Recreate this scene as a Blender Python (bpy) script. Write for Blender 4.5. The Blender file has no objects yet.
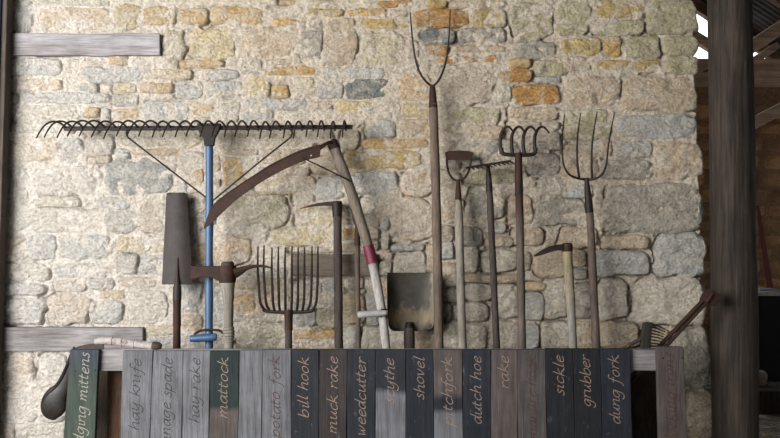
import bpy, bmesh, math, random
import numpy as np
from mathutils import Vector, Matrix

# ------------------------------------------------------------------ camera, sky, light, exposure
SC = bpy.context.scene
COL = SC.collection
CAMY, CAMZ, FPX = -3.79, 1.35, 758.3
cam_d = bpy.data.cameras.new('camera')
cam_d.sensor_width = 36.0
cam_d.lens = 36.0 * FPX / 780.0
cam_d.clip_end = 100
cam = bpy.data.objects.new('camera', cam_d)
cam.location = (0, CAMY, CAMZ)
cam.rotation_euler = (math.pi / 2, 0, 0)
COL.objects.link(cam)
SC.camera = cam

world = bpy.data.worlds.new('sky')
SC.world = world
world.use_nodes = True
bg = world.node_tree.nodes['Background']
bg.inputs['Color'].default_value = (0.86, 0.93, 1.0, 1)
bg.inputs['Strength'].default_value = 2.2

def area(name, loc, target, sx, sy, power, col):
    d = bpy.data.lights.new(name, 'AREA')
    d.shape = 'RECTANGLE'; d.size = sx; d.size_y = sy; d.energy = power; d.color = col
    o = bpy.data.objects.new(name, d)
    o.location = loc
    o.rotation_euler = (Vector(target) - Vector(loc)).to_track_quat('-Z', 'Y').to_euler()
    COL.objects.link(o)
    return o
# daylight falling in through the open front-left bay of the barn
area('daylight_bay', (-3.55, -4.0, 2.15), (-1.2, 0, 1.25), 3.0, 2.0, 575, (1.0, 0.985, 0.975))

SC.view_settings.view_transform = 'Standard'
SC.view_settings.look = 'None'
SC.view_settings.exposure = 0.0
SC.view_settings.gamma = 1.0
SC.view_settings.use_curve_mapping = False

# ------------------------------------------------------------------ helpers
rng = np.random.default_rng(7)
random.seed(7)

def lin(c):
    return tuple(((v / 255) / 12.92 if v / 255 <= 0.04045 else (((v / 255) + 0.055) / 1.055) ** 2.4) for v in c)

def Q(px, py, y):
    """point of the place at depth y that the photograph shows at (px, py)"""
    d = (y - CAMY) / FPX
    return Vector(((px - 390.0) * d, y, CAMZ + (219.0 - py) * d))

def _h(xi, yi, seed):
    n = (xi.astype(np.int64) * 374761393 + yi.astype(np.int64) * 668265263 + seed * 1274126177) & 0xffffffff
    n = ((n ^ (n >> 13)) * 1103515245) & 0xffffffff
    n = ((n ^ (n >> 16)) * 2654435761) & 0xffffffff
    return ((n >> 8) & 0xffff) / 65535.0

def vnoise(x, y, seed=0):
    x = np.asarray(x, float); y = np.asarray(y, float)
    xi = np.floor(x); yi = np.floor(y); fx = x - xi; fy = y - yi
    fx = fx * fx * (3 - 2 * fx); fy = fy * fy * (3 - 2 * fy)
    a = _h(xi, yi, seed); b = _h(xi + 1, yi, seed); c = _h(xi, yi + 1, seed); d = _h(xi + 1, yi + 1, seed)
    return (a * (1 - fx) + b * fx) * (1 - fy) + (c * (1 - fx) + d * fx) * fy - 0.5

def fbm(x, y, seed=0, oct=4):
    s = 0; a = 1.0
    for k in range(oct):
        s = s + a * vnoise(x * 2 ** k, y * 2 ** k, seed + 17 * k); a *= 0.5
    return s

def tag(o, label=None, cat=None, group=None, kind=None):
    if label: o['label'] = label
    if cat: o['category'] = cat
    if group: o['group'] = group
    if kind: o['kind'] = kind
    return o

def link(name, verts, faces, mat, parent=None, smooth=True, base=None):
    me = bpy.data.meshes.new(name)
    if base is not None:
        b = Vector(base); verts = [Vector(v) - b for v in verts]
    me.from_pydata([tuple(v) for v in verts], [], faces)
    if smooth:
        me.polygons.foreach_set('use_smooth', [True] * len(me.polygons))
    me.update()
    o = bpy.data.objects.new(name, me)
    if mat: me.materials.append(mat)
    COL.objects.link(o)
    if parent is not None: o.parent = parent
    elif base is not None: o.location = base
    return o

def thing(name, label, cat, base, group=None):
    o = bpy.data.objects.new(name, None)
    o.empty_display_size = 0.05
    o.location = base
    COL.objects.link(o)
    return tag(o, label, cat, group)

class MB:
    def __init__(s): s.v = []; s.f = []
    def add(s, v, f):
        n = len(s.v); s.v += [Vector(p) for p in v]; s.f += [tuple(i + n for i in q) for q in f]
        return s
    def tube(s, pts, rad, n=10, flat=(1, 1), cap=True, roll=0.0):
        pts = [Vector(p) for p in pts]
        if not hasattr(rad, '__len__'): rad = [rad] * len(pts)
        m = len(pts); up = None; rings = []
        for i in range(m):
            t = (pts[min(i + 1, m - 1)] - pts[max(i - 1, 0)]).normalized()
            if up is None:
                ref = Vector((0, 1, 0)) if abs(t.y) < 0.9 else Vector((1, 0, 0))
                up = (ref - t * ref.dot(t)).normalized()
            else:
                up = (up - t * up.dot(t)).normalized()
            sd = t.cross(up)
            rings.append([pts[i] + (sd * math.cos(a) * flat[0] + up * math.sin(a) * flat[1]) * rad[i]
                          for a in [2 * math.pi * k / n + roll for k in range(n)]])
        v = [p for r in rings for p in r]; f = []
        for i in range(m - 1):
            for k in range(n):
                f.append((i * n + k, i * n + (k + 1) % n, (i + 1) * n + (k + 1) % n, (i + 1) * n + k))
        if cap:
            f.append(tuple(range(n - 1, -1, -1))); f.append(tuple((m - 1) * n + k for k in range(n)))
        return s.add(v, f)
    def slab(s, outline, dy, nrm=None):
        """closed outline (3-D points) given thickness along y"""
        n = len(outline); off = Vector((0, dy, 0)) if nrm is None else Vector(nrm) * dy
        a = [Vector(p) - off * 0.5 for p in outline]; b = [Vector(p) + off * 0.5 for p in outline]
        f = [tuple(range(n)), tuple(range(2 * n - 1, n - 1, -1))]
        f += [(i, i + n, (i + 1) % n + n, (i + 1) % n) for i in range(n)]
        return s.add(a + b, f)
    def ribbon(s, left, right, dy):
        """strip between two edge polylines, with thickness along y"""
        n = len(left); v = []
        for l, r in zip(left, right):
            l = Vector(l); r = Vector(r); o = Vector((0, dy * 0.5, 0))
            v += [l - o, r - o, r + o, l + o]
        f = []
        for i in range(n - 1):
            for k in range(4):
                f.append((i * 4 + k, i * 4 + (k + 1) % 4, i * 4 + 4 + (k + 1) % 4, i * 4 + 4 + k))
        f.append((3, 2, 1, 0)); f.append(tuple((n - 1) * 4 + k for k in range(4)))
        return s.add(v, f)
    def box(s, lo, hi):
        x0, y0, z0 = lo; x1, y1, z1 = hi
        v = [(x0, y0, z0), (x1, y0, z0), (x1, y1, z0), (x0, y1, z0), (x0, y0, z1), (x1, y0, z1), (x1, y1, z1), (x0, y1, z1)]
        return s.add(v, [(3, 2, 1, 0), (4, 5, 6, 7), (0, 1, 5, 4), (1, 2, 6, 5), (2, 3, 7, 6), (3, 0, 4, 7)])
    def build(s, name, mat, parent=None, smooth=True, bevel=0.0, base=None, fix=True):
        if base is None and parent is not None: base = parent_base(parent)
        o = link(name, s.v, s.f, mat, parent, smooth, base)
        if fix or bevel:
            bm = bmesh.new(); bm.from_mesh(o.data)
            bmesh.ops.recalc_face_normals(bm, faces=bm.faces)
            if bevel:
                es = [e for e in bm.edges if len(e.link_faces) == 2 and e.calc_face_angle(0) > 0.6]
                bmesh.ops.bevel(bm, geom=es, offset=bevel, segments=1, affect='EDGES', clamp_overlap=True)
            bm.to_mesh(o.data); bm.free()
        if smooth:
            try: o.data.set_sharp_from_angle(angle=math.radians(38))
            except Exception: pass
        return o

def parent_base(p):
    b = Vector((0, 0, 0))
    while p is not None:
        b += p.location; p = p.parent
    return b

def smoothline(pts, k=5):
    """Catmull-Rom through points (tuples of any length)"""
    P = [np.array(p, float) for p in pts]
    P = [2 * P[0] - P[1]] + P + [2 * P[-1] - P[-2]]
    out = []
    for i in range(1, len(P) - 2):
        for j in range(k):
            t = j / k
            a, b, c, d = P[i - 1], P[i], P[i + 1], P[i + 2]
            out.append(0.5 * ((2 * b) + (-a + c) * t + (2 * a - 5 * b + 4 * c - d) * t * t + (-a + 3 * b - 3 * c + d) * t ** 3))
    out.append(P[-2])
    return out

# ------------------------------------------------------------------ materials
def sc_(c, k): return tuple(v * k for v in c)
def new_mat(name):
    m = bpy.data.materials.new(name); m.use_nodes = True
    nt = m.node_tree; b = nt.nodes['Principled BSDF']
    return m, nt, b

def N(nt, typ, **kw):
    n = nt.nodes.new(typ)
    for k, v in kw.items():
        if k in n.inputs: n.inputs[k].default_value = v
        else: setattr(n, k, v)
    return n

def mixc(nt, fac, a, b, mode='MIX'):
    n = nt.nodes.new('ShaderNodeMix'); n.data_type = 'RGBA'; n.blend_type = mode
    for sock, val in ((n.inputs[0], fac), (n.inputs[6], a), (n.inputs[7], b)):
        if hasattr(val, 'is_output'): nt.links.new(val, sock)
        elif isinstance(val, (int, float)): sock.default_value = val
        else: sock.default_value = (*val, 1)
    return n.outputs[2]

def ramp(nt, src, p0, p1, c0=(0, 0, 0), c1=(1, 1, 1)):
    n = nt.nodes.new('ShaderNodeValToRGB')
    n.color_ramp.elements[0].position = p0; n.color_ramp.elements[0].color = (*c0, 1)
    n.color_ramp.elements[1].position = p1; n.color_ramp.elements[1].color = (*c1, 1)
    nt.links.new(src, n.inputs[0])
    return n.outputs[0]

def noise(nt, vec, scale, detail=5, rough=0.6, dist=0.0):
    n = N(nt, 'ShaderNodeTexNoise'); n.inputs['Scale'].default_value = scale
    n.inputs['Detail'].default_value = detail; n.inputs['Roughness'].default_value = rough
    n.inputs['Distortion'].default_value = dist
    nt.links.new(vec, n.inputs['Vector'])
    return n.outputs['Fac']

def math_n(nt, op, a, b):
    n = nt.nodes.new('ShaderNodeMath'); n.operation = op
    for i, v in enumerate((a, b)):
        if hasattr(v, 'is_output'): nt.links.new(v, n.inputs[i])
        else: n.inputs[i].default_value = v
    return n.outputs[0]

def mapped(nt, vec, sc, loc=(0, 0, 0)):
    n = nt.nodes.new('ShaderNodeMapping'); n.inputs['Scale'].default_value = sc; n.inputs['Location'].default_value = loc
    nt.links.new(vec, n.inputs['Vector'])
    return n.outputs[0]

def bump(nt, b, h, strength=0.5, dist=0.01):
    n = nt.nodes.new('ShaderNodeBump'); n.inputs['Strength'].default_value = strength; n.inputs['Distance'].default_value = dist
    nt.links.new(h, n.inputs['Height']); nt.links.new(n.outputs[0], b.inputs['Normal'])

MORTAR = lin((202, 190, 173))

def stone_material(name, base=None, smear=True, dim=1.0, bs=1.0):
    m, nt, b = new_mat(name)
    pos = nt.nodes.new('ShaderNodeNewGeometry').outputs['Position']
    if base is None:
        oi = nt.nodes.new('ShaderNodeObjectInfo'); col = oi.outputs['Color']
    else:
        rgb = nt.nodes.new('ShaderNodeRGB'); rgb.outputs[0].default_value = (*base, 1); col = rgb.outputs[0]
    n1 = noise(nt, pos, 7, 6, 0.65, 0.6)
    n2 = noise(nt, mapped(nt, pos, (1, 1, 1.5), (3, 1, 5)), 18, 7, 0.72, 0.05)
    n3 = noise(nt, mapped(nt, pos, (1, 1, 1), (9, 2, 1)), 78, 6, 0.7)
    n4 = noise(nt, mapped(nt, pos, (1, 1, 1), (5, 8, 2)), 180, 4, 0.7)
    # tonal mottling of the rock itself
    c = mixc(nt, 1.0, col, ramp(nt, n2, 0.3, 0.70, (0.78, 0.76, 0.74), (1.18, 1.18, 1.18)), 'MULTIPLY')
    # iron-ochre patches
    if smear:
        c = mixc(nt, math_n(nt, 'MULTIPLY', ramp(nt, n1, 0.60, 0.72), 0.38), c, lin((206, 172, 118)))
        # lime smeared over the faces
        lime = noise(nt, mapped(nt, pos, (1, 1, 1.3), (1, 7, 3)), 11, 7, 0.7, 0.5)
        c = mixc(nt, math_n(nt, 'MULTIPLY', ramp(nt, lime, 0.47, 0.62), 0.72), c, lin((212, 202, 184)))
        # whiter towards the left: the brighter, cooler daylight there painted into the colour
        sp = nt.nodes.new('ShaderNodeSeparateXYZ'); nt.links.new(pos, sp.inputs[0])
        left_light = math_n(nt, 'ADD', math_n(nt, 'MULTIPLY', sp.outputs[0], -0.34), math_n(nt, 'MULTIPLY', sp.outputs[2], -0.10))
        left_light = math_n(nt, 'ADD', left_light, math_n(nt, 'MULTIPLY', n2, 0.5))
        left_light = math_n(nt, 'ADD', left_light, math_n(nt, 'MULTIPLY', n1, 0.5))
        c = mixc(nt, math_n(nt, 'MULTIPLY', ramp(nt, left_light, 0.42, 0.98), 0.62), c, lin((222, 218, 212)))
    c = mixc(nt, 1.0, c, ramp(nt, n3, 0.30, 0.58, (0.58, 0.56, 0.53), (1.10, 1.10, 1.10)), 'MULTIPLY')
    c = mixc(nt, math_n(nt, 'MULTIPLY', ramp(nt, n4, 0.62, 0.74), 0.55), c, tuple(0.25 * v for v in MORTAR))
    if dim != 1.0: c = mixc(nt, 1.0, c, (dim, dim, dim), 'MULTIPLY')
    nt.links.new(c, b.inputs['Base Color'])
    b.inputs['Roughness'].default_value = 0.92
    b.inputs['Specular IOR Level'].default_value = 0.2
    vor = N(nt, 'ShaderNodeTexVoronoi'); vor.inputs['Scale'].default_value = 34
    nt.links.new(mapped(nt, pos, (1, 1, 1.6)), vor.inputs['Vector'])
    h = math_n(nt, 'ADD', math_n(nt, 'MULTIPLY', n2, 1.05), math_n(nt, 'MULTIPLY', n3, 0.9))
    h = math_n(nt, 'ADD', h, math_n(nt, 'MULTIPLY', n4, 0.34))
    h = math_n(nt, 'ADD', h, math_n(nt, 'MULTIPLY', vor.outputs['Distance'], 0.35))
    bump(nt, b, h, bs, 0.034)
    return m

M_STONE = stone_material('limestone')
M_MORTAR = stone_material('lime_mortar', MORTAR, bs=0.85)

def wood_material(name, c0, c1, axis='z', rough=0.8, scale=1.0, bstr=0.5, two=None, spec=0.3, coords='Object', worn=None, k=0.45):
    """grained wood; two = list of (z position in metres, colour pair) paint bands from the bottom up"""
    c0, c1 = sc_(c0, k), sc_(c1, k); worn = sc_(worn, k) if worn else None
    two = [(z, s_, sc_(p, k), sc_(q, k)) for z, s_, p, q in two] if two else None
    m, nt, b = new_mat(name)
    tc = nt.nodes.new('ShaderNodeTexCoord'); vec = tc.outputs[coords]
    oi = nt.nodes.new('ShaderNodeObjectInfo')
    comb = nt.nodes.new('ShaderNodeVectorMath'); comb.operation = 'ADD'
    rnd = nt.nodes.new('ShaderNodeVectorMath'); rnd.operation = 'SCALE'; rnd.inputs[0].default_value = (7.3, 3.1, 11.7)
    nt.links.new(oi.outputs['Random'], rnd.inputs['Scale'])
    nt.links.new(vec, comb.inputs[0]); nt.links.new(rnd.outputs[0], comb.inputs[1])
    v = comb.outputs[0]
    s = {'x': (3, 60, 60), 'y': (60, 3, 60), 'z': (60, 60, 3)}[axis]
    s = tuple(k * scale for k in s)
    g = noise(nt, mapped(nt, v, s), 1.0, 6, 0.65, 0.3)
    g2 = noise(nt, mapped(nt, v, tuple(k * 3.1 for k in s)), 1.0, 4, 0.6)
    big = noise(nt, v, 7, 4, 0.6)
    c = ramp(nt, g, 0.3, 0.7, c0, c1)
    if two:
        sep = nt.nodes.new('ShaderNodeSeparateXYZ'); nt.links.new(vec, sep.inputs[0])
        zz = math_n(nt, 'ADD', sep.outputs[2], math_n(nt, 'MULTIPLY', big, 0.06))
        for z, soft, ca, cb in two:
            f = ramp(nt, math_n(nt, 'ADD', math_n(nt, 'MULTIPLY', math_n(nt, 'SUBTRACT', zz, z + 0.03), 0.5 / soft), 0.5), 0.0, 1.0)
            c = mixc(nt, f, c, ramp(nt, g, 0.3, 0.7, ca, cb))
    c = mixc(nt, 1.0, c, ramp(nt, big, 0.3, 0.7, (0.72, 0.72, 0.72), (1.15, 1.15, 1.15)), 'MULTIPLY')
    c = mixc(nt, 1.0, c, ramp(nt, g2, 0.3, 0.55, (0.6, 0.6, 0.6), (1.05, 1.05, 1.05)), 'MULTIPLY')
    if worn:
        c = mixc(nt, math_n(nt, 'MULTIPLY', ramp(nt, noise(nt, mapped(nt, v, (1, 1, .4), (4, 4, 4)), 40, 5, 0.7), 0.62, 0.7), 0.7), c, worn)
    nt.links.new(c, b.inputs['Base Color'])
    b.inputs['Roughness'].default_value = rough
    b.inputs['Specular IOR Level'].default_value = spec
    bump(nt, b, math_n(nt, 'ADD', g, math_n(nt, 'MULTIPLY', g2, 0.5)), bstr, 0.004)
    return m

def metal_material(name, c0, c1, rough=0.6, metallic=0.35, rust=None, rf=(0.5, 0.68), scale=1.0, k=0.23):
    c0, c1 = sc_(c0, k), sc_(c1, k); rust = sc_(rust, k) if rust else None
    m, nt, b = new_mat(name)
    vec = nt.nodes.new('ShaderNodeTexCoord').outputs['Object']
    n1 = noise(nt, vec, 22 * scale, 6, 0.65, 0.3); n2 = noise(nt, vec, 120 * scale, 4, 0.6)
    c = ramp(nt, n1, 0.32, 0.7, c0, c1)
    if rust: c = mixc(nt, ramp(nt, noise(nt, mapped(nt, vec, (1, 1, 1), (3, 3, 3)), 14 * scale, 6, 0.7), *rf), c, rust)
    c = mixc(nt, 1.0, c, ramp(nt, n2, 0.3, 0.6, (0.7, 0.7, 0.7), (1.05, 1.05, 1.05)), 'MULTIPLY')
    nt.links.new(c, b.inputs['Base Color'])
    b.inputs['Roughness'].default_value = rough; b.inputs['Metallic'].default_value = metallic
    b.inputs['Specular IOR Level'].default_value = 0.3
    bump(nt, b, math_n(nt, 'ADD', n1, n2), 0.35, 0.002)
    return m

W_GREY = wood_material('weathered_grey_wood', lin((112, 108, 108)), lin((152, 150, 152)))
W_GREYX = wood_material('weathered_grey_timber', lin((128, 122, 118)), lin((176, 172, 172)), axis='x', scale=0.8, k=0.6)
W_LILACX = wood_material('sun_bleached_timber', lin((138, 130, 128)), lin((190, 186, 188)), axis='x', scale=0.8, k=0.6)
W_BROWNX = wood_material('weathered_brown_timber', lin((110, 98, 84)), lin((150, 138, 122)), axis='x', scale=0.8, k=0.6)
W_BROWNGREY = wood_material('brown_grey_wood', lin((92, 80, 74)), lin((126, 112, 104)))
W_DARKHANDLE = wood_material('dark_handle_wood', lin((66, 56, 50)), lin((104, 92, 84)), scale=1.5)
W_MIDHANDLE = wood_material('brown_handle_wood', lin((92, 78, 68)), lin((140, 122, 108)), scale=1.5)
W_PALEHANDLE = wood_material('pale_grey_handle_wood', lin((132, 124, 112)), lin((178, 170, 156)), scale=1.5, k=0.56)
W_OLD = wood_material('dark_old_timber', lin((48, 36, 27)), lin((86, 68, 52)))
W_RAFTER = wood_material('rafter_timber', lin((84, 62, 48)), lin((138, 108, 84)), axis='x', scale=0.7, k=1.0)
M_IRON = metal_material('dark_iron', lin((50, 41, 38)), lin((84, 70, 64)), 0.6, 0.25, lin((84, 60, 48)), k=0.28)
M_RUST = metal_material('rusty_iron', lin((66, 42, 32)), lin((106, 68, 50)), 0.75, 0.0, lin((122, 76, 50)))
M_SPADE = metal_material('brown_steel', lin((74, 62, 58)), lin((104, 90, 84)), 0.6, 0.1, lin((98, 76, 64)))
M_BLUE = wood_material('blue_paint', lin((62, 102, 148)), lin((90, 132, 176)), rough=0.5, spec=0.5, bstr=0.2, worn=lin((120, 130, 140)))

def plain(name, c, rough=0.8, metallic=0.0, k=0.5):
    c = sc_(c, k)
    m, nt, b = new_mat(name)
    vec = nt.nodes.new('ShaderNodeTexCoord').outputs['Object']
    n1 = noise(nt, vec, 40, 5, 0.6)
    nt.links.new(mixc(nt, 1.0, ramp(nt, n1, 0.3, 0.7, (0.75, 0.75, 0.75), (1.15, 1.15, 1.15)), c, 'MULTIPLY'), b.inputs['Base Color'])
    b.inputs['Roughness'].default_value = rough; b.inputs['Metallic'].default_value = metallic
    bump(nt, b, n1, 0.3, 0.003)
    return m

# ------------------------------------------------------------------ the stone wall
CODES = {'W': (220, 211, 194), 'B': (197, 196, 190), 'G': (178, 172, 160), 'K': (134, 138, 134), 'O': (210, 176, 120),
         'Y': (218, 199, 156), 'T': (206, 187, 162), 'M': (208, 194, 176), 'P': (222, 196, 162), 'D': (192, 148, 92),
         'L': (192, 184, 152), 'S': (204, 180, 126), 'C': (213, 202, 176)}
STONES = '''11 0 31 32 B|38 0 110 6 W|36 7 112 32 P|119 8 142 23 S|143 9 177 23 O|180 9 205 23 O|163 33 184 54 C|187 28 235 58 Y|12 58 55 77 B
109 56 128 65 O|86 66 141 82 B|154 69 191 78 Y|180 60 224 67 O|27 81 55 90 P|141 84 172 94 O|115 83 136 92 Y|176 81 204 94 B|27 92 110 104 B|115 95 140 107 G
280 0 303 5 D|307 0 376 8 C|213 9 263 23 O|271 7 303 17 W|308 9 340 17 S|349 9 385 17 O|272 19 298 26 O|361 20 404 28 S|241 27 298 58 T|303 20 322 63 G|324 20 356 63 T|361 30 397 62 C
264 66 316 73 O|244 61 262 73 G|321 67 380 78 B|197 70 236 80 B|248 78 268 93 Y|271 87 288 98 O|205 82 241 95 B|293 81 315 96 C|316 80 344 96 B|345 80 396 97 K|192 104 213 114 O|336 100 372 118 Y|241 99 303 110 B
378 0 423 6 D|429 0 446 7 O|448 0 506 8 T|412 10 468 27 D|470 9 505 25 S|509 5 551 34 L|428 29 455 43 K|457 28 505 42 G|428 45 449 56 D|450 45 504 53 T|434 55 499 63 D|511 45 557 58 G|511 60 529 68 O|534 60 568 76 L
497 70 532 79 D|514 86 561 105 D|398 78 426 101 P|438 66 496 103 M|554 2 592 34 L|595 0 646 19 S|648 0 697 34 L|594 20 646 35 L|565 37 602 52 S|604 38 621 55 O|625 36 660 57 L|662 36 697 55 L
540 56 592 72 T|595 60 663 72 S|666 57 698 74 L|625 75 700 107 T|563 77 622 107 T|19 104 74 120 C|86 109 97 116 O|113 110 137 119 O|141 106 188 121 B|12 141 60 160 P|61 142 82 160 B|88 141 113 155 M|95 156 111 163 T|115 131 198 147 C|133 149 184 156 O
101 160 177 196 K|37 165 100 194 W|4 162 29 208 W|178 152 202 167 W|190 168 204 185 O|33 198 78 206 C|82 199 123 209 B|224 104 240 119 W|283 110 331 120 W|222 157 254 184 O|213 155 221 186 T|216 133 298 148 C|221 149 252 155 T|257 178 316 192 Y
225 196 288 228 C|318 152 333 175 T|317 177 344 199 B|350 151 416 168 S|344 135 358 149 C|350 173 399 195 B|363 106 395 118 B|409 103 426 116 Y|373 121 398 138 B|401 121 430 138 T|360 139 429 147 O|401 173 432 195 T
440 107 493 123 L|473 126 498 139 T|470 142 483 163 G|485 141 513 167 G|514 107 560 114 T|534 152 561 175 G|469 186 504 216 G|562 109 602 119 L|623 121 700 139 B|621 142 652 158 B|655 140 703 180 T|605 159 653 180 G|607 182 705 232 G|540 137 559 151 G|546 177 562 190 W|566 183 586 197 B|539 199 580 223 G
19 209 92 232 W|113 210 136 228 G|140 208 166 233 T|0 237 26 260 P|28 240 56 260 B|58 241 112 259 B|117 239 163 253 Y|114 255 135 273 G|138 254 162 271 B|52 263 109 277 B|3 263 49 279 W|54 280 86 291 T|88 277 115 290 G|117 277 149 286 T|10 282 46 295 B|101 290 126 299 O|0 297 46 324 B|48 293 88 324 P|91 300 124 322 B|127 290 161 324 W
295 204 334 226 Y|338 204 351 227 T|276 229 333 239 Y|338 229 357 239 O|213 242 243 263 P|198 244 207 268 O|238 280 290 289 Y|235 291 254 312 O|244 268 290 279 W|294 331 336 350 O|318 302 337 323 C|241 328 285 350 C|343 328 357 350 B|362 328 383 350 W|340 300 357 322 P
398 197 432 240 M|393 252 427 273 W|379 262 392 275 G|427 249 437 272 T|462 226 478 243 G|462 249 480 274 W|482 249 511 274 W|457 275 523 283 T|524 282 547 291 P|525 293 546 321 B|464 284 491 301 W|453 303 484 321 W|497 285 517 319 W|443 322 489 350 W|491 321 521 350 W|525 331 540 350 B|441 270 457 287 M|443 289 463 300 G|442 304 452 321 G|491 236 515 247 T
602 234 651 247 T|596 251 652 276 B|654 234 707 275 B|603 283 628 321 W|631 278 709 327 W|600 323 642 350 T|543 283 566 320 W|540 250 563 273 T|574 288 589 320 G|541 323 570 350 W|575 323 591 350 T
0 354 35 389 P|36 354 68 386 W|0 391 40 420 W|0 423 16 440 P|18 425 66 440 C|145 326 174 335 Y|145 336 174 350 B|216 331 229 350 G|388 332 406 350 W|411 330 437 350 T|672 330 711 389 G|684 392 714 440 T|644 391 682 440 T|640 352 670 388 G|41 390 66 422 W
183 285 200 312 B|183 314 204 328 P|206 290 222 326 B|257 292 284 310 P|296 280 316 300 W|296 303 316 328 B|390 333 386 349 W|440 200 466 222 T|512 200 532 226 T|512 229 538 246 T|470 168 512 184 L|566 228 598 248 T|562 150 590 180 T'''

TIMBERS = [(9, 33.5, 160, 55.5), (-6, 327.5, 143, 351), (292, 254.5, 377, 276)]

RIMS = []
def stone_mesh(x0, y0, x1, y1, seed, proud, res=0.0075, edge=7.0):
    """rough-dressed stone: world rectangle (x,z) at the wall face; returns verts about its centre, faces, centre"""
    a = Q(x0, y1, 0); b = Q(x1, y0, 0)
    cx, cz = (a.x + b.x) / 2, (a.z + b.z) / 2; hw, hh = (b.x - a.x) / 2, (b.z - a.z) / 2
    nu = int(min(30, max(7, 2 * hw / res))); nv = int(min(24, max(6, 2 * hh / res)))
    # more samples close to the edges
    def axis(n):
        t = np.linspace(-1, 1, n)
        return np.sign(t) * (1 - (1 - np.abs(t)) ** 1.35)
    S, T = np.meshgrid(axis(nu), axis(nv))
    p = 4.5
    r = np.maximum(np.abs(S), np.abs(T))
    norm = (np.abs(S) ** p + np.abs(T) ** p) ** (1 / p)
    k = np.where(norm > 1e-6, r / np.maximum(norm, 1e-6), 1)
    X = S * k * hw; Z = T * k * hh
    wob = min(hw, hh) * 0.34
    wx = X + cx; wz = Z + cz
    X = X + r ** 2 * wob * fbm(wx * 14 + seed, wz * 14, seed, 3)
    Z = Z + r ** 2 * wob * fbm(wx * 14, wz * 14 + seed * 1.7, seed + 91, 3)
    tilt = (rng.random(2) - 0.5) * 0.010
    H = proud * (1 - r ** edge) + (S * tilt[0] + T * tilt[1]) * (1 - r ** edge)
    H = H + (0.020 * fbm((X + cx) * 20, (Z + cz) * 30, seed + 5, 4) + 0.010 * (0.18 - np.abs(fbm((X + cx) * 26, (Z + cz) * 34, seed + 9, 3)))) * (1 - r ** 10)
    H = H - 0.032 * np.clip(r - 0.90, 0, 1) / 0.10
    rim = np.concatenate([np.stack([X, Z], -1)[0], np.stack([X, Z], -1)[-1], np.stack([X, Z], -1)[:, 0], np.stack([X, Z], -1)[:, -1]]) * 0.97 + np.array([cx, cz])
    RIMS.append(rim)
    V = np.stack([X, -H, Z], -1).reshape(-1, 3)
    F = []
    for j in range(nv - 1):
        for i in range(nu - 1):
            q = j * nu + i
            F.append((q, q + 1, q + nu + 1, q + nu))
    # closed back
    ring = [i for i in range(nu)] + [j * nu + nu - 1 for j in range(1, nv)] + [(nv - 1) * nu + i for i in range(nu - 2, -1, -1)] + [j * nu for j in range(nv - 2, 0, -1)]
    n0 = len(V)
    back = V[ring].copy(); back[:, 1] = 0.07
    V = np.concatenate([V, back])
    m = len(ring)
    for i in range(m):
        F.append((ring[(i + 1) % m], ring[i], n0 + i, n0 + (i + 1) % m))
    F.append(tuple(n0 + i for i in range(m)))
    return V, F, (cx, 0.0, cz)

def edge_px(py):
    ys = [-300, 0, 70, 110, 140, 180, 233, 275, 328, 390, 438, 560]
    xs = [692, 692, 693, 696, 696, 698, 700, 701, 703, 706, 709, 712]
    return np.interp(py, ys, xs)

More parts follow.
